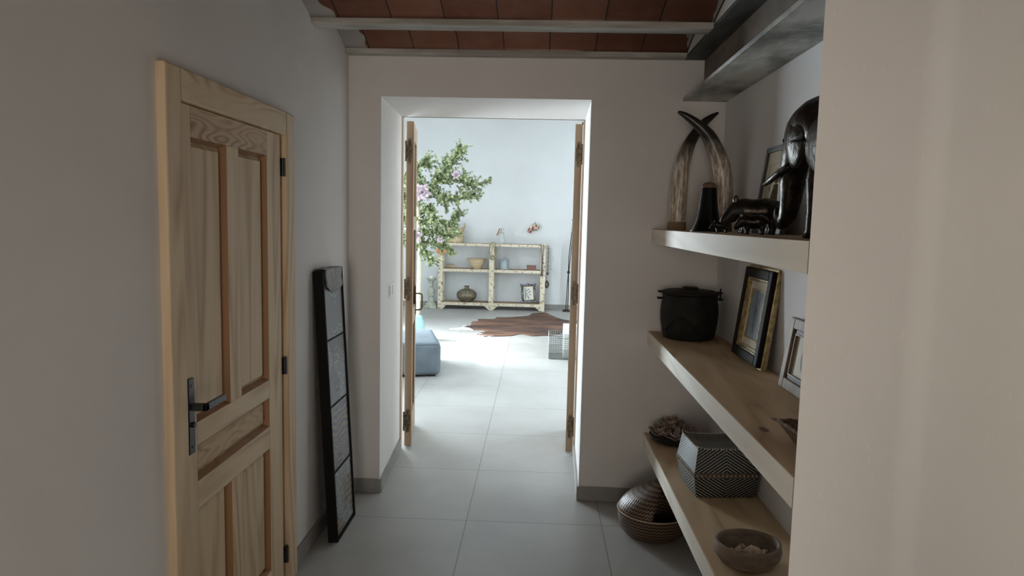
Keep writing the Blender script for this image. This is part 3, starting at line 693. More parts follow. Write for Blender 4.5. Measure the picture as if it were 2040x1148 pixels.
MB().tube([(pc[0]+.164, pc[1], ZM+.208), (pc[0]+.164, pc[1], ZM+.275)], .0045, 8).obj('pin', M['dullblack'], pt)
pr = []
an0 = math.pi*1.15
pr = [(pc[0]+.156*math.cos(an0+k*.12)+(.0), pc[1]+.156*math.sin(an0+k*.12), ZM+.05+.075*math.sin(math.pi*k/10)) for k in range(11)]
MB().tube(pr, .005, 8).obj('cast_ridge', M['dullblack'], pt, smooth='all')

def goldpic(t, W, H):
    ringbox(MB(), .010, .036, W, 0, H, 0, .014).obj('gilt_edge', M['gold'], t, local=True, bevel=.003)
    ringbox(MB(), -.010, .012, W, 0, H, .010, .056).obj('frame', M['lacquer'], t, local=True, bevel=.007)
    ringbox(MB(), -.004, .014, W, 0, H, .056, .0595).obj('gilt_bead', M['gold'], t, local=True)
    ringbox(MB(), .003, .014, W, 0, H, .0595, .070).obj('beaded_step', M['goldbead'], t, local=True)
    ringbox(MB(), .001, .014, W, 0, H, .070, .073).obj('gilt_bead', M['gold'], t, local=True)
    ringbox(MB(), .012, .016, W, 0, H, .073, .105).obj('mount', M['mat'], t, local=True)
    ringbox(MB(), .006, .016, W, 0, H, .105, .112).obj('inner_frame', M['gold'], t, local=True, bevel=.002)
    pa = MB().box(.013, .020, -W/2+.112, W/2-.112, .112, H-.112).obj('painting', M['bluepaint'], t, local=True)
    f_ = MB(); r2 = random.Random(5)
    for k in range(7):
        z = H*.34+k*.022; f_.ball((.0128, r2.uniform(-.012, .012), z), (.0006, .012+.006*math.sin(k*2), .015), 10)
    f_.obj('painted_figure', M['figure'], pa, local=True)
picture('gilt_framed_painting', 'black and gold framed blue painting leaning on the middle shelf', (.955, 3.155, ZM+.0005), R(7.0), .405, .44, goldpic)
def silverpic(t, W, H):
    ringbox(MB(), -.004, .026, W, 0, H, 0, .042).obj('frame', M['silverleaf'], t, local=True, bevel=.005)
    ringbox(MB(), .006, .022, W, 0, H, .042, .058).obj('rebate', M['darkrecess'], t, local=True)
    ringbox(MB(), .002, .022, W, 0, H, .058, .063).obj('slip', M['silverleaf'], t, local=True)
    mt = MB().box(.014, .020, -W/2+.063, W/2-.063, .063, H-.063).obj('mount', M['mat'], t, local=True)
    MB().ball((.0138, -.0, H*.5), (.0006, .045, .055), 20).obj('print', M['greyblob'], mt, local=True, smooth='all')
picture('silver_framed_print', 'silver-gilt framed print with grey oval beside the wall end', (.957, 2.535, ZM+.0005), R(8.0), .34, .275, silverpic)

tr = thing('wicker_tray', 'small dark wicker tray on the near end of the middle shelf', 'tray', (.845, 1.90, ZM), (0, 0, R(4)))
def wob(): return 0
w0, l0, w1, l1, hh = .085, .085, .115, .125, .048
trb = MB().box(-w0, w0, -l0, l0, .0005, .006)
for (a, b) in (((-w0, -l0), (w0, -l0)), ((w0, -l0), (w0, l0)), ((w0, l0), (-w0, l0)), ((-w0, l0), (-w0, -l0))):
    def side(u, v, a=a, b=b):
        x = a[0]+(b[0]-a[0])*u; y = a[1]+(b[1]-a[1])*u
        k = v
        return (x*(1+(w1/w0-1)*k), y*(1+(l1/l0-1)*k), .002+hh*k+.0015*math.sin(u*60)*(1 if int(v*6) % 2 else -1))
    trb.grid(side, 40, 6)
trb.obj('basketwork', M['wicker'], tr, local=True, solid=.005)
rim = MB(); corners = [(-w1, -l1), (w1, -l1), (w1, l1), (-w1, l1)]; pth = []
for i in range(4):
    a, b = corners[i], corners[(i+1) % 4]
    for k in range(14): t_ = k/14; pth.append((a[0]+(b[0]-a[0])*t_, a[1]+(b[1]-a[1])*t_, hh+.004+.0022*math.sin(k*2.2)))
rim.tube(pth, .006, 8, closed=True).obj('rim', M['wicker'], tr, local=True, smooth='all')
tag(MB().box(.780, .910, 1.83, 1.97, ZM+.0095, ZM+.030).obj('slate_block', M['slate'], None, bevel=.004, origin=(.845, 1.90, ZM)), 'flat dark slab lying inside the wicker tray', 'slab')

# ================================================================== BOTTOM SHELF OBJECTS
ZB = .427
dc = (.785, 3.83)
ds = thing('black_dish', 'shallow black dish on the far end of the lowest shelf', 'dish', (*dc, ZB))
MB().lathe([(.07, .0005), (.09, .004), (.118, .02), (.128, .045), (.124, .046), (.112, .024), (.085, .010), (.0, .009)], 40, (*dc, ZB)).obj('dish_body', M['dish'], ds, smooth=True)
def dried_flower(label, cx, cy, cz, r, tiltv, mat, n, seed):
    rd = random.Random(seed); t = thing('dried_flower', label, 'dried flower', (cx, cy, cz), group='dried flowers in the black dish')
    pm = MB()
    for layer in range(3):
        m_ = n-layer*2; el_ = (.25, .75, 1.15)[layer]; L = r*(1, .85, .62)[layer]
        for k in range(m_):
            a = 2*math.pi*(k+layer*.5)/m_+rd.uniform(-.15, .15); e = el_+rd.uniform(-.15, .2)
            d = Vector((math.cos(a)*math.cos(e), math.sin(a)*math.cos(e), math.sin(e))); d = (d+Vector(tiltv)*.5).normalized()
            sd = d.cross(Vector((0, 0, 1))).normalized() if abs(d.z) < .99 else Vector((1, 0, 0)); up = sd.cross(d)
            vs = []
            for i, (s_, wd) in enumerate(((0, .04), (.35, .20), (.7, .19), (1, .02))):
                c_ = d*L*s_+up*(.12*L*math.sin(s_*math.pi)*-1)
                vs += [c_-sd*wd*L, c_+up*(-.04*L), c_+sd*wd*L]
            base = Vector((cx, cy, cz)); vs = [base+p for p in vs]
            pm.add(vs, [(i*3+j, i*3+j+1, i*3+j+4, i*3+j+3) for i in range(3) for j in range(2)])
    pm.obj('petals', M[mat], t, smooth='all', solid=.0016)
    MB().ball((cx, cy, cz+.004), r*.16, 10).obj('flower_centre', M['driedbrown'], t, smooth='all')
dried_flower('pinkish dried flower facing forward in the black dish', .795, 3.755, ZB+.048, .072, (-.2, -.9, .2), 'dried', 9, 1)
dried_flower('brown dried flower spilling over the left rim of the dish', .712, 3.80, ZB+.052, .078, (-.3, -.3, .5), 'driedbrown', 15, 2)
dried_flower('brown dried flower at the back of the dish, petals raised', .790, 3.880, ZB+.062, .085, (0, -.1, .8), 'driedbrown', 15, 3)
dried_flower('pinkish dried flower beside the woven box', .868, 3.82, ZB+.056, .066, (.3, -.4, .5), 'dried', 12, 4)

# lidded beadwork box
wb = thing('woven_box', 'square black lidded box with white chevron beadwork on the lowest shelf', 'box', (.858, 3.165, ZB), (0, 0, R(5)))
def loft(levels, n=10):
    """square rings with slightly bowed sides; levels = (half width x, half y, z, bow, corner lift)"""
    mb = MB(); rings = []
    for hx, hy, z, bow, lift in levels:
        ring = []
        for s_ in range(4):
            for k in range(n):
                u = -1+2*k/n
                bx = bow*(1-u*u)
                if s_ == 0: p = (hx*u, -hy-bx)
                elif s_ == 1: p = (hx+bx, hy*u)
                elif s_ == 2: p = (-hx*u, hy+bx)
                else: p = (-hx-bx, -hy*u)
                ring.append((p[0], p[1], z+lift*(abs(u)**4 if True else 0)))
        rings.append(ring)
    N = 4*n
    vs = [p for r in rings for p in r]
    fs = [(i*N+k, i*N+(k+1) % N, (i+1)*N+(k+1) % N, (i+1)*N+k) for i in range(len(rings)-1) for k in range(N)]
    fs += [tuple(range(N-1, -1, -1)), tuple((len(rings)-1)*N+k for k in range(N))]
    return mb.add(vs, fs)
loft([(.122, .112, .0, 0, 0), (.130, .120, .006, .002, 0), (.138, .128, .05, .003, 0), (.145, .135, .098, .002, 0)]).obj('box_base', M['chevD'], wb, local=True, smooth=True)
loft([(.148, .138, .098, .002, 0), (.1485, .1385, .122, .002, 0)]).obj('beaded_band', M['dark_beads'], wb, local=True, smooth=True)
loft([(.1465, .1365, .122, .001, 0), (.142, .132, .150, -.001, 0), (.136, .126, .190, -.004, .003), (.130, .120, .222, -.006, .012), (.126, .116, .224, -.006, .010), (.08, .07, .216, -.002, 0)]).obj('lid', M['chevU'], wb, local=True, smooth=True)
bd = MB()
for k in range(15):
    x = -.135+.27*k/14; bd.ball((x, -.1395-.001, .110), .0055, 8)
for k in range(13):
    y = -.125+.25*k/12; bd.ball((-.1505, y, .110), .0055, 8)
bd.obj('bead_row', M['driftwood'], wb, local=True, smooth='all')
fr_ = MB()
for k in range(21):
    for y in (-.121, .121): u = -1+k/10; fr_.ball((.128*u, y*(1-.03*(1-u*u)), .2245+.010*abs(u)**4), .0032, 6)
    for x in (-.131, .131): u = -1+k/10; fr_.ball((x*(1-.03*(1-u*u)), .118*u, .2245+.010*abs(u)**4), .0032, 6)
fr_.obj('lid_stitching', M['mat'], wb, local=True, smooth='all')

# wooden bowl and its shells
bc = (.795, 2.455)
bw = thing('wooden_bowl', 'round thick weathered wooden bowl holding shells on the lowest shelf', 'bowl', (*bc, ZB))
MB().lathe([(.070, .0005), (.095, .006), (.113, .03), (.118, .055), (.113, .078), (.106, .080), (.101, .070), (.098, .045), (.075, .022), (.0, .016)], 48, (*bc, ZB), squash=(1.02, .96), wob=lambda a, z: 1+.018*math.sin(2*a+.6)+.01*math.sin(3*a)).obj('bowl_body', M['bowlwood'], bw, smooth=True)
cm = MB()
def fclam(u, v):
    a = math.pi*2*u; ph_ = v*math.pi/2
    k = 1+.035*math.cos(22*a)*math.cos(ph_)
    return (.032*k*math.cos(a)*math.cos(ph_), .025*k*math.sin(a)*math.cos(ph_), .019*math.sin(ph_))
o = cm.grid(fclam, 88, 10).obj('clam_shell', M['shell'], None, smooth='all', solid=.0016)
o.location = (bc[0]+.012, bc[1]-.018, ZB+.044); o.rotation_euler = (R(20), R(-8), R(15))
tag(o, 'largest pale clam shell in the middle of the wooden bowl', 'shell')
rs = random.Random(11)
spots = [(-.045, -.010, .040, 1.3), (-.030, .012, .040, .4), (-.020, -.020, .043, 2.4), (-.055, .015, .034, 0), (.045, -.022, .040, 1.0), (.055, -.005, .040, 2.0), (-.002, -.036, .040, .2), (.030, -.045, .036, 2.9), (.02, .030, .038, .9), (-.01, .04, .034, 2.2), (-.035, -.038, .034, 1.8)]
def spiral():
    mb = MB(); P = []; rr = []
    for k in range(60):
        t_ = k/59; a = t_*math.pi*7; r = .0065*(1-t_)
        P.append((r*math.cos(a), r*math.sin(a), .026*t_)); rr.append(.0068*(1-t_)+.0006)
    return mb.tube(P, rr, 8)
sp0 = spiral().obj('sea_shell', M['shell'], None, smooth='all')
for k, (dx, dy, dz, a) in enumerate(spots):
    o = sp0 if k == 0 else sp0.copy()
    if k: col.objects.link(o)
    o.location = (bc[0]+dx, bc[1]+dy, ZB+dz); o.rotation_euler = (R(80+rs.uniform(-25, 25)), rs.uniform(-.4, .4), a+rs.uniform(-.4, .4)); s_ = rs.uniform(.8, 1.25); o.scale = (s_, s_, s_)
    tag(o, 'small beige spiral shell in the weathered wooden bowl', 'shell', 'small shells in the wooden bowl')

# ================================================================== FOLDED BASKET ON THE FLOOR
kc = (.655, 3.61)
kb = thing('seagrass_basket', 'black and brown zigzag woven basket under the lowest shelf', 'basket', (*kc, 0))
MB().lathe([(.12, .001), (.150, .004), (.172, .03), (.185, .075), (.190, .125), (.184, .126), (.178, .075), (.162, .034), (.14, .012), (.0, .010)], 56, (*kc, 0)).obj('basket_body', M['zigzag'], kb, smooth=True)
def hood(a0, a1):
    mb = MB()
    def fn(u, v):
        a = a0+(a1-a0)*u
        ph_ = v*math.pi/2*.92
        ed = min(u, 1-u)
        r = .186*(1-v**1.7*.93)
        lean = .03*v
        return (kc[0]+r*math.cos(a)+lean*2.2, kc[1]+r*math.sin(a), .124+.175*v**.85-(.010 if ed < .02 else 0)-.10*(1-math.cos(a-math.pi*1.0))*.25*math.sin(ph_)*0)
    return mb.grid(fn, 40, 14)
hood(R(75), R(258)).obj('folded_side', M['zigzag'], kb, smooth='all', solid=.006)
hood(R(300), R(425)).obj('folded_side', M['zigzag'], kb, smooth='all', solid=.006)
rp = [(kc[0]+.188*math.cos(k/40*2*math.pi), kc[1]+.188*math.sin(k/40*2*math.pi), .128) for k in range(40)]
MB().tube(rp, .0035, 6, closed=True).obj('rim', M['rope'], kb, smooth='all')

# ================================================================== LIVING ROOM: OTTOMAN, JAR TREE, RACK ...
ot = thing('ottoman', 'blue-grey velvet ottoman beyond the left door leaf', 'ottoman', (-.975, 7.08, 0), (0, 0, R(14)))
cb = MB().box(-1.05, 0, 0, .98, .018, .362).obj('cushion', M['sofa'], ot, local=True); md = cb.modifiers.new('b', 'BEVEL'); md.width = .055; md.segments = 6
for p in cb.data.polygons: p.use_smooth = True
MB().tube([(x, y, .345) for x, y in ((-1.04, .012), (-.05, .012), (-.018, .03), (-.012, .06), (-.012, .93), (-.04, .965), (-1.04, .965))], .0045, 6).obj('piping', M['sofa'], ot, local=True, smooth='all')
for x, y in ((-.97, .08), (-.08, .08), (-.97, .9), (-.08, .9)):
    MB().box(x-.03, x+.03, y-.03, y+.03, 0, .022).obj('foot', M['black'], ot, local=True)

tc_ = (-1.62, 9.3)
tree = thing('potted_tree', 'artificial tree with mauve flowers in a turquoise ceramic jar', 'potted tree', (*tc_, 0))
MB().lathe([(.07, 0), (.085, .01), (.10, .06), (.108, .14), (.104, .22), (.088, .272), (.078, .285), (.081, .30), (.07, .325), (.045, .338), (.0, .34)], 40, (*tc_, 0)).obj('jar', M['turq'], tree, smooth=True)
MB().tube([(tc_[0]+.018, tc_[1], .33), (tc_[0]+.02, tc_[1], .75), (tc_[0]+.035, tc_[1], 1.20), (tc_[0]+.01, tc_[1], 1.7), (tc_[0]-.02, tc_[1], 2.05)], [.024, .027, .028, .026, .02], 14).obj('trunk', M['bamboo'], tree, smooth='all')
# branch skeleton in metres: (x, z) with a y offset, and how wide the foliage hangs on it
BR = [([(-1.62, 1.95), (-1.45, 2.10), (-1.28, 2.28), (-1.15, 2.42), (-1.06, 2.55)], .0, .115),
      ([(-1.62, 2.0), (-1.66, 2.18), (-1.64, 2.36), (-1.55, 2.38)], .15, .115),
      ([(-1.45, 2.10), (-1.25, 2.18), (-1.05, 2.17), (-.90, 2.10)], -.05, .115),
      ([(-.95, 2.14), (-.85, 2.10), (-.75, 2.13), (-.66, 2.165)], -.05, .045),
      ([(-1.62, 1.90), (-1.44, 1.97), (-1.28, 1.92), (-1.12, 1.90), (-.99, 1.95)], -.12, .09),
      ([(-1.10, 2.10), (-1.0, 1.99), (-.88, 1.98), (-.84, 1.95)], .06, .055),
      ([(-1.62, 1.78), (-1.70, 1.95), (-1.75, 2.10), (-1.85, 2.2)], .2, .12),
      ([(-1.60, 1.70), (-1.50, 1.78), (-1.42, 1.72), (-1.38, 1.62)], -.18, .09),
      ([(-1.62, 1.55), (-1.50, 1.62), (-1.36, 1.60), (-1.22, 1.58), (-1.13, 1.63), (-1.05, 1.71)], .0, .075),
      ([(-1.62, 1.45), (-1.48, 1.48), (-1.34, 1.46), (-1.22, 1.42), (-1.10, 1.47)], -.1, .085),
      ([(-1.62, 1.40), (-1.5, 1.32), (-1.38, 1.30), (-1.28, 1.26), (-1.18, 1.20)], .05, .075),
      ([(-1.62, 1.30), (-1.54, 1.22), (-1.48, 1.14), (-1.43, 1.08)], -.05, .085),
      ([(-1.62, 1.60), (-1.72, 1.66), (-1.82, 1.62), (-1.95, 1.7)], .1, .12),
      ([(-1.62, 1.40), (-1.74, 1.38), (-1.85, 1.30), (-1.95, 1.28)], .0, .11),
      ([(-1.62, 1.90), (-1.75, 1.85), (-1.88, 1.9), (-2.0, 1.95)], -.1, .13),
      ([(-1.25, 1.88), (-1.24, 1.80), (-1.21, 1.74)], -.1, .018)]
bm_ = MB(); rosettes = []; tw = MB()
rt = random.Random(21)
def rv(): return Vector((rt.gauss(0, 1), rt.gauss(0, 1), rt.gauss(0, 1))).normalized()
for pts_, yo, rad in BR:
    P = smoothpath([(x, 9.3+yo*(i/(len(pts_)-1)), z) for i, (x, z) in enumerate(pts_)], 5)
    bm_.tube(P, interp([.008]*1+[.008-.0015*i for i in range(len(pts_)-1)], 5), 6)
    L = sum((P[i+1]-P[i]).length for i in range(len(P)-1)); n_ = int(L*(155 if rad > .06 else 70))+3
    for k in range(n_):                                       # side sprigs, each a short arching row of leaf rosettes
        q_ = rt.random()*(len(P)-1); i = min(int(q_), len(P)-2); p = P[i].lerp(P[i+1], q_-i)
        d = (rv()+(P[i+1]-P[i]).normalized()*.9+Vector((.15, 0, .25))).normalized(); ln_ = rad*rt.uniform(.6, 1.75)
        bend = rv()*.35; q0_ = p
        m_ = max(3, int(ln_/.014)); sp_ = [p]
        for j in range(1, m_+1):
            t_ = j/m_; qq = p+d*ln_*t_+bend*ln_*t_*t_+Vector((0, 0, -.10*ln_*t_*t_)); sp_.append(qq)
            rosettes.append((qq+rv()*.007, d))
            if rt.random() < .4: rosettes.append((qq+rv()*.018, d))
        if k % 2 == 0: tw.tube([sp_[0], sp_[len(sp_)//2], sp_[-1]], [.0022, .0016, .0008], 3)
bm_.obj('branch', M['bark'], tree, smooth='all')
lf = MB()
for p, dd in rosettes:
    ax = (rv()+Vector((0, -.5, .5))+dd*.5).normalized()
    u = ax.orthogonal().normalized(); v_ = ax.cross(u); n_ = 6
    s_ = rt.uniform(.014, .024)
    for k in range(n_):
        a = 2*math.pi*k/n_+rt.uniform(-.25, .25); d = (u*math.cos(a)+v_*math.sin(a)+ax*rt.uniform(.1, .9)).normalized(); sd = d.cross(ax).normalized()*s_*.30
        lf.add([p, p+d*s_*.55+sd, p+d*s_*1.1, p+d*s_*.55-sd], [(0, 1, 2, 3)])
struct(lf.obj('foliage', M['leaf'], tree), 'stuff')
struct(tw.obj('twigs', M['bark'], tree), 'stuff')
print('rosettes', len(rosettes))
def flower(c, r, tl, seed):
    rd = random.Random(seed); pm = MB()
    for layer, (n_, e0, L) in enumerate(((6, .15, 1.0), (6, .6, .9), (4, 1.1, .6))):
        for k in range(n_):
            a = 2*math.pi*(k+layer*.5)/n_+rd.uniform(-.2, .2); d = Vector((math.cos(a)*math.cos(e0), -math.sin(e0), math.sin(a)*math.cos(e0)))
            d = (d+Vector(tl)).normalized(); ax = Vector((0, -1, 0)); sd = d.cross(ax).normalized(); vs = []
            for s_, wd in ((0, .03), (.3, .17), (.65, .20), (.88, .11), (1, .01)):
                cc = Vector(c)+d*r*L*s_+ax*(.10*r*math.sin(s_*3.1)); vs += [cc-sd*wd*r, cc-ax*.04*r, cc+sd*wd*r]
            pm.add(vs, [(i*3+j, i*3+j+1, i*3+j+4, i*3+j+3) for i in range(4) for j in range(2)])
    pm.obj('flower', M['petal'], tree, smooth='all', solid=.0015)
flower((-1.530, 9.12, 1.985), .135, (.1, 0, 0), 1)
flower((-1.630, 9.12, 1.425), .120, (.15, 0, -.1), 2)
flower((-1.095, 9.18, 2.225), .075, (0, 0, .2), 3)
flower((-1.300, 9.20, 1.365), .05, (0, 0, .1), 4)

# ---- painted rack
YR = 12.55
rk = thing('shelf_rack', 'low rack of peeling cream paint standing against the far wall', 'shelf', (-.82, YR+.18, 0))
x0, x1, xm = -1.765, .105, -.83
D = .34
for xc in (x0, xm, x1):
    for yy in (YR, YR+D-.06):
        MB().box(xc-.045, xc+.045, yy, yy+.06, 0, 1.235).obj('post', M['rack'], rk, bevel=.006)
def board(z0, z1):
    for a, b in ((x0+.045, xm-.045), (xm+.045, x1-.045)):
        MB().box(a, b, YR+.008, YR+.03, z0, z1).obj('front_rail', M['rack'], rk, bevel=.004)
        MB().box(a, b, YR+.03, YR+D-.01, z1-.02, z1).obj('shelf_board', M['rackwood'], rk)
board(1.165, 1.212); board(.690, .745); board(.075, .130)
for xc, sgn in ((x0+.045, 1), (xm-.045, -1), (xm+.045, 1), (x1-.045, -1)):
    MB().add([(xc, YR+.008, .075), (xc+sgn*.075, YR+.008, .075), (xc, YR+.008, .004), (xc, YR+.03, .075), (xc+sgn*.075, YR+.03, .075), (xc, YR+.03, .004)],
             [(0, 1, 2), (3, 5, 4), (0, 3, 4, 1), (1, 4, 5, 2), (2, 5, 3, 0)]).obj('bracket', M['rack'], rk)
for xc in (x0, x1):
    for z in (1.165, .69, .075): MB().box(xc-.03, xc+.03, YR+.06, YR+D-.06, z, z+.045).obj('side_rail', M['rack'], rk)

# basket with two ears on top of the rack
b0 = (-1.515, 12.72); zt = 1.212
bk = thing('handled_basket', 'round seagrass basket with two loop handles on the rack top', 'basket', (*b0, zt))
prof = [(.14, .001)]
for k in range(13): prof.append((.148+.012*k/12+(.004 if k % 2 else 0), .01+.27*k/12))
prof += [(.150, .282), (.140, .02), (.0, .018)]
MB().lathe(prof, 36, (*b0, zt)).obj('basket_body', M['rope'], bk, smooth=True)
for sx in (-1, 1):
    MB().tube(smoothpath([(b0[0]+sx*.155, b0[1]-.06, zt+.27), (b0[0]+sx*.165, b0[1]-.05, zt+.33), (b0[0]+sx*.165, b0[1], zt+.355), (b0[0]+sx*.165, b0[1]+.05, zt+.33), (b0[0]+sx*.155, b0[1]+.06, zt+.27)], 4), .014, 8).obj('handle', M['rope'], bk, smooth='all')
# soda siphon
s0 = (-.672, 12.70)
so = thing('soda_siphon', 'clear glass siphon bottle with metal top on the rack', 'bottle', (*s0, zt))
MB().lathe([(.048, .001), (.055, .008), (.055, .15), (.050, .19), (.028, .215), (.02, .22), (.0, .22)], 28, (*s0, zt)).obj('bottle', M['glass'], so, smooth=True)
MB().lathe([(.024, .22), (.024, .235), (.012, .24), (.012, .275), (.018, .28), (.016, .29), (.0, .292)], 18, (*s0, zt)).tube([(s0[0], s0[1], zt+.27), (s0[0]+.04, s0[1], zt+.265), (s0[0]+.05, s0[1], zt+.24)], .006, 8).obj('siphon_head', M['chrome'], so, smooth=True)
MB().box(-.012, .012, -.006, .006, -.07, .07, T=Matrix.Translation((s0[0]-.055, s0[1]-.01, zt+.215)) @ Matrix.Rotation(R(22), 4, 'Y')).obj('tag', M['leather'], so)
# bowl
q0 = (-1.115, 12.70); zm_ = .745
tag(MB().lathe([(.075, .001), (.082, .006), (.11, .06), (.16, .155), (.178, .185), (.185, .190), (.172, .186), (.150, .150), (.09, .03), (.0, .025)], 40, (0, 0, 0), wob=lambda a, z: 1.0).obj('wide_bowl', M['cream'], None, smooth=True), 'flared cream wooden bowl on the middle board of the rack', 'bowl').location = (*q0, zm_)
# driftwood piece
dw = MB().tube(smoothpath([(-.13, 0, .028), (-.06, 0, .042), (.02, 0, .040), (.08, 0, .028), (.13, 0, .014)], 4), interp([.022, .038, .036, .022, .006], 4), 12)
o = dw.obj('driftwood_shell', M['driftwood'], None, smooth='all'); o.location = (-1.565, 12.66, zm_-.002); tag(o, 'small tapered piece of driftwood on the rack beside the bowl', 'driftwood')
# lidded jug
j0 = (-.61, 12.70)
jg = thing('enamel_jar', 'grey-blue lidded jar on the middle board of the rack', 'jar', (*j0, zm_))
MB().lathe([(.08, .001), (.086, .006), (.090, .05), (.089, .14), (.080, .165), (.0, .166)], 36, (*j0, zm_)).obj('jar_body', M['enamel'], jg, smooth=True)
MB().lathe([(.083, .166), (.085, .172), (.070, .195), (.03, .215), (.016, .218), (.016, .235), (.0, .238)], 36, (*j0, zm_)).obj('lid', M['enamel'], jg, smooth=True)
MB().tube([(j0[0]+.088*math.cos(a), j0[1]-.02, zm_+.15+.062*math.sin(a)) for a in [math.pi*k/12 for k in range(13)]], .004, 6).obj('wire_handle', M['chrome'], jg, smooth='all')
# carved brown box
cbx = thing('carved_box', 'small reddish brown carved box at the right end of the rack', 'box', (-.105, 12.66, zm_))
MB().box(-.19, -.02, 12.61, 12.71, zm_+.001, zm_+.062).obj('box_body', M['carved'], cbx, bevel=.003)
MB().box(-.193, -.017, 12.607, 12.713, zm_+.062, zm_+.090).obj('lid', M['carved'], cbx, bevel=.005)
# bronze vase
zb_ = .130; v0 = (-1.29, 12.70)
vs_ = thing('round_vase', 'squat round bronze-coloured vase on the bottom board of the rack', 'vase', (*v0, zb_))
MB().lathe([(.08, .001), (.10, .01), (.155, .05), (.183, .10), (.187, .13), (.172, .175), (.13, .215), (.075, .235), (.045, .245)], 44, (*v0, zb_)).obj('vase_body', M['bronzepot'], vs_, smooth=True)
MB().lathe([(.045, .243), (.040, .27), (.048, .288), (.058, .292), (.050, .294), (.036, .272), (.036, .246)], 36, (*v0, zb_)).obj('neck', M['bronzepot'], vs_, smooth=True)
for z in (.075, .165):
    rr_ = .176
    MB().tube([(v0[0]+rr_*math.cos(k/36*2*math.pi), v0[1]+rr_*math.sin(k/36*2*math.pi), zb_+z) for k in range(36)], .005, 6, closed=True).obj('band', M['brass'], vs_, smooth='all')
# ornate frame leaning inside the rack
of = thing('ornate_frame', 'ornate pewter photo frame leaning inside the rack, lower right', 'picture frame', (-.135, 12.64, zb_+.030), (R(-12), R(-5), 0))
Wf, Hf = .26, .33
def fring(mb, y0, y1, a, b, W=Wf, H=Hf):
    mb.box(-W/2+a, -W/2+b, y0, y1, a, H-a).box(W/2-b, W/2-a, y0, y1, a, H-a).box(-W/2+b, W/2-b, y0, y1, a, b).box(-W/2+b, W/2-b, y0, y1, H-b, H-a); return mb
orn = fring(MB(), 0, .02, 0.006, .040)
rr3 = random.Random(9)
for k in range(9):
    u = -1+k/4
    for z in (.008, Hf-.008): orn.ball((Wf/2*u*.95, .006, z), (.02, .012, .013), 8)
    for x in (-Wf/2+.006, Wf/2-.006): orn.ball((x, .006, Hf/2+Hf/2*u*.93), (.012, .012, .02), 8)
for sx in (-1, 1):
    for z in (0.01, Hf-.01): orn.ball((sx*(Wf/2-.004), .004, z), (.026, .014, .026), 10)
for z in (.0, Hf): orn.ball((0, .004, z), (.035, .014, .017), 10)
orn.obj('frame', M['silver'], of, local=True, smooth='all')
fring(MB(), .004, .014, .040, .046).obj('beaded_slip', M['gold'], of, local=True)
pp = MB().box(-Wf/2+.046, Wf/2-.046, .012, .018, .046, Hf-.046).obj('photo', M['mat'], of, local=True)
ppf = MB()
for k in range(9): ppf.ball((rr3.uniform(-.03, .035), .0115, .075+.02*k), (.018, .0006, .015), 8)
ppf.box(-Wf/2+.058, -Wf/2+.09, .0110, .012, .06, Hf-.06).obj('photo_figures', M['greyblob'], pp, local=True)
# green bead necklace over the middle post
nk = MB(); loop = []
for k in range(60):
    a = 2*math.pi*k/60; x = .062*math.sin(a)*(1.0); z = 1.085+.155*math.cos(a); y = YR-.012
    loop.append((-.812+x, y, z))
for p in loop: nk.ball(p, .0095, 8)
for k in range(26):
    a = 2*math.pi*k/26; nk.ball((-.822+.038*math.sin(a), YR-.028, .97+.045*math.cos(a)), .007, 8)
tag(nk.obj('bead_necklace', M['beads'], None, smooth='all', origin=(-.812, YR, 1.2)), 'green bead necklace looped over the middle post of the rack', 'necklace')
# dark necklace on right post
nk = MB()
for k in range(90):
    t_ = k/89; x = .085+.018*math.sin(t_*math.pi*2); z = 1.215-.56*math.sin(t_*math.pi); xx = x+(-.022 if t_ < .5 else .022)
    nk.ball((xx, YR-.012, z), .009, 6)
tag(nk.obj('bead_necklace', M['dark_beads'], None, smooth='all', origin=(.085, YR, 1.2)), 'long dark bead necklace hanging down the right post of the rack', 'necklace')
sp = MB(); sp.tube([(.190, YR+.03, 1.20), (.193, YR+.03, .95), (.190, YR+.03, .72)], .006, 8)
rq = random.Random(4)
for k in range(16):
    z = 1.15-k*.026; L = rq.uniform(.07, .13); sp.tube([(.191, YR+.03, z), (.191+L*.6, YR+.02, z+.008), (.191+L, YR+.01, z-.004)], [.003, .0022, .001], 5)
    if k % 3 == 0: sp.ball((.193, YR+.03, z), .014, 6)
sp.ball((.190, YR+.03, .70), (.024, .02, .035), 8)
sp.tube([(.165, YR+.03, 1.205), (.190, YR+.03, 1.20)], .003, 5)
tag(sp.obj('thorn_garland', M['dark_beads'], None, smooth='all', origin=(.190, YR, 1.2)), 'spiky dark garland hanging on the right side of the rack', 'garland')
rg_ = MB()
for kk, (r1, r2, dx) in enumerate(((.028, .07, 0), (.024, .055, .012), (.02, .05, -.008))):
    rg_.tube([(.182+dx+r1*math.cos(2*math.pi*k/24), YR+.03+.01*kk, .50+r2*math.sin(2*math.pi*k/24)) for k in range(24)], .006, 6, closed=True)
rg_.tube([(.168, YR+.03, .66), (.178, YR+.03, .565)], .003, 5)
tag(rg_.obj('iron_rings', M['iron'], None, smooth='all', origin=(.18, YR, .5)), 'cluster of dark iron rings hanging beside the rack', 'rings')
# orange ornament hung on the left post
orr = MB()
def ofan(u, v):
    a = math.pi*(1.02+.96*u); r = .035+.075*v
    return (-1.745+r*math.cos(a)*1.0, YR-.014+.008*math.sin(u*30)*v, 1.10+r*math.sin(a)*.95)
orr.grid(ofan, 40, 6); tag(orr.obj('fan_ornament', M['orange'], None, smooth='all', solid=.006, origin=(-1.745, YR, 1.05)), 'orange fan-shaped ornament hung on the left post of the rack', 'ornament')
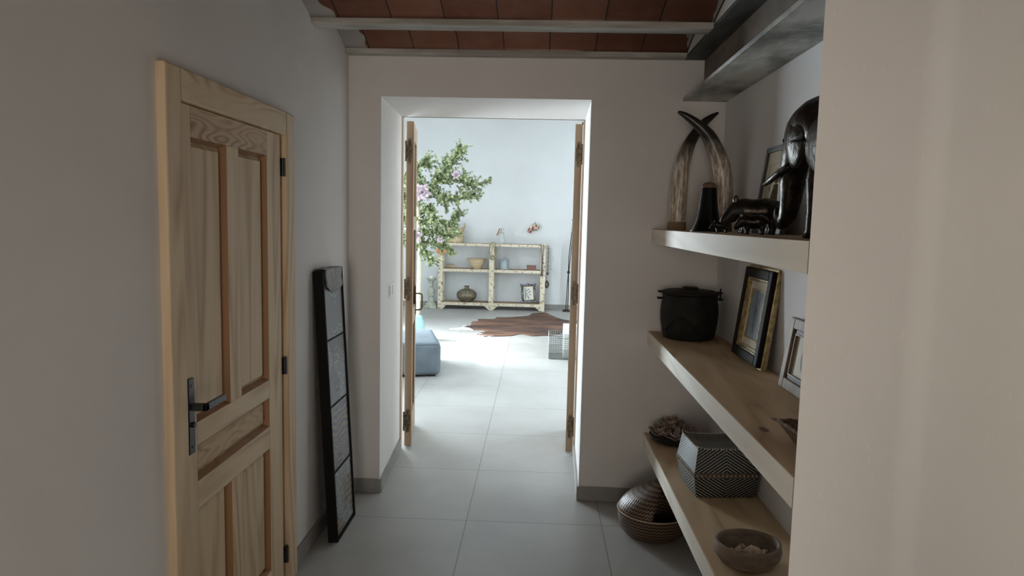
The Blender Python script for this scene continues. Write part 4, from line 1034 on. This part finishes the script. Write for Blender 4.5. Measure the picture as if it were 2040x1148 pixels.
# coral wall ornament
cr = MB()
P = [(-.165, 12.915, 1.425), (-.150, 12.905, 1.475), (-.105, 12.90, 1.51), (-.05, 12.90, 1.515), (.0, 12.905, 1.49)]
cr.tube(smoothpath(P, 4), interp([.028, .042, .048, .044, .028], 4), 14)
for k, (x, z, h_) in enumerate(((-.15, 1.49, .07), (-.11, 1.53, .07), (-.07, 1.54, .085), (-.03, 1.53, .06), (.0, 1.51, .07))):
    cr.tube([(x, 12.89, z), (x+rq.uniform(-.015, .02), 12.88, z+h_)], [.016, .007], 8)
for k in range(14): cr.ball((rq.uniform(-.16, .0), 12.865+rq.random()*.02, rq.uniform(1.465, 1.525)), rq.uniform(.008, .016), 8)
tag(cr.obj('wall_ornament', M['coral'], None, smooth='all', origin=(-.08, 12.93, 1.48)), 'red and cream carved ornament mounted on the far wall above the rack', 'ornament')
# stone candlestick
c0 = (-1.945, 12.66)
cs = thing('candlestick', 'turned stone candlestick standing on the floor left of the rack', 'candlestick', (*c0, 0))
MB().box(c0[0]-.112, c0[0]+.112, c0[1]-.112, c0[1]+.112, 0, .05).obj('foot', M['stone'], cs, bevel=.008)
MB().lathe([(.10, .05), (.10, .075), (.085, .09), (.062, .10), (.058, .15), (.072, .165), (.060, .18), (.045, .20), (.062, .235), (.073, .28), (.066, .33), (.045, .38), (.036, .41), (.052, .42), (.048, .435), (.040, .45), (.050, .49), (.080, .525), (.093, .54), (.093, .55), (.0, .55)], 36, (*c0, 0)).obj('stem', M['stone'], cs, smooth=True)
tag(MB().lathe([(.036, .0), (.036, .045), (.030, .048), (.0, .047)], 24).obj('candle', M['wax'], None, smooth=True), 'short white candle on the stone candlestick', 'candle').location = (*c0, .5502)
# twisted iron stand by the wall
ir = thing('iron_stand', 'tall slender black iron stand behind the right door leaf', 'stand', (.575, 12.72, 0))
MB().box(.49, .70, 12.62, 12.82, 0, .02).obj('foot_plate', M['iron'], ir, bevel=.004)
MB().tube([(.545, 12.72, .02), (.560, 12.72, .40), (.574, 12.72, .70)], .0075, 8).tube([(.582, 12.72, .02), (.585, 12.72, .40), (.580, 12.72, .70)], .0075, 8).obj('lower_rods', M['iron'], ir, smooth='all')
MB().ball((.577, 12.72, .72), (.028, .02, .03), 10).obj('knot', M['iron'], ir, smooth='all')
MB().tube([(.574, 12.72, .74), (.575, 12.72, 1.0), (.612, 12.72, 1.45)], .0075, 8).tube([(.582, 12.72, .74), (.605, 12.72, 1.0), (.628, 12.72, 1.45)], .0075, 8).obj('upper_rods', M['iron'], ir, smooth='all')
MB().tube([(.620, 12.72, 1.44), (.628, 12.72, 1.66)], .010, 8).ball((.628, 12.72, 1.68), .018, 10).obj('finial', M['iron'], ir, smooth='all')
# cowhide
ol = [(-1.295, 10.24), (-1.12, 10.42), (-1.13, 10.58), (-1.01, 10.62), (-1.03, 11.05), (-.93, 11.12), (-.95, 11.35), (-.70, 11.40), (-.66, 11.62), (-.50, 11.65), (-.30, 11.78), (-.12, 11.95), (-.08, 12.20), (.04, 12.36), (.17, 12.38), (.26, 12.10), (.38, 11.75), (.55, 11.5),
      (.9, 11.6), (1.15, 11.9), (1.3, 11.6), (1.25, 11.0), (1.4, 10.6), (1.3, 10.1), (1.05, 10.2), (.7, 10.3), (.45, 10.25), (.33, 10.05), (.22, 9.90), (.10, 9.88), (-.05, 9.82), (-.22, 9.95), (-.33, 9.80), (-.55, 9.70), (-.80, 9.66), (-.93, 9.80), (-.80, 9.92), (-.74, 10.08), (-.80, 10.20), (-.95, 10.22), (-1.15, 10.20)]
ol = [(p.x, p.y) for p in smoothpath([(x, y, 0) for x, y in ol]+[(ol[0][0], ol[0][1], 0)], 3)[:-1]]
cx_, cy_ = .05, 10.85
rug = MB(); N = len(ol); L_ = 12; rug.v.append((0, 0, .009))
for l_ in range(1, L_+1):
    for (x, y) in ol:
        s_ = l_/L_; rug.v.append(((x-cx_)*s_, (y-cy_)*s_, .004+.005*(1-s_**6)+.004*abs(math.sin(x*5+y*3))*s_*(1-s_)))
for k in range(N): rug.f.append((0, 1+(k+1) % N, 1+k))
for l_ in range(L_-1):
    for k in range(N): a = 1+l_*N; rug.f.append((a+k, a+(k+1) % N, a+N+(k+1) % N, a+N+k))
o = rug.obj('cowhide_rug', M['hide'], None, smooth='all', solid=.006); o.location = (cx_, cy_, 0); tag(o, 'brown cowhide rug with white edges on the tiled floor', 'rug')
# wire basket with papers
wbk = thing('wire_basket', 'grey wire mesh storage basket beyond the right door leaf', 'basket', (.36, 8.35, 0))
X0, X1, Y0, Y1 = .165, .56, 8.2, 8.55
wm = MB(); rw = .0028
def wall_wires(z0, z1, nx, nz, r):
    for k in range(nx+1):
        x = X0+(X1-X0)*k/nx
        for y in (Y0, Y1): wm.tube([(x, y, z0), (x, y, z1)], r, 4)
    ny = max(2, int(nx*.9))
    for k in range(ny+1):
        y = Y0+(Y1-Y0)*k/ny
        for x in (X0, X1): wm.tube([(x, y, z0), (x, y, z1)], r, 4)
    for k in range(nz+1):
        z = z0+(z1-z0)*k/nz
        wm.tube([(X0, Y0, z), (X1, Y0, z), (X1, Y1, z), (X0, Y1, z)], r, 4, closed=True)
wall_wires(.12, .30, 14, 7, rw); up_ = wm.obj('upper_mesh', M['wire'], wbk)
wm = MB(); wall_wires(.012, .118, 26, 8, .0026); wm.box(X0, X1, Y0, Y1, .004, .010); wm.obj('lower_mesh', M['wire'], wbk)
MB().tube(smoothpath([(.28, Y0-.006, .29), (.29, Y0-.02, .262), (.34, Y0-.022, .255), (.39, Y0-.02, .262), (.40, Y0-.006, .29)], 3), .004, 6).obj('handle', M['wire'], wbk)
tag(MB().box(.34, .53, 8.26, 8.50, .012, .395).obj('white_packet', M['paper'], None, bevel=.006, origin=(.43, 8.38, .012)), 'white packet standing up inside the wire basket', 'packet')
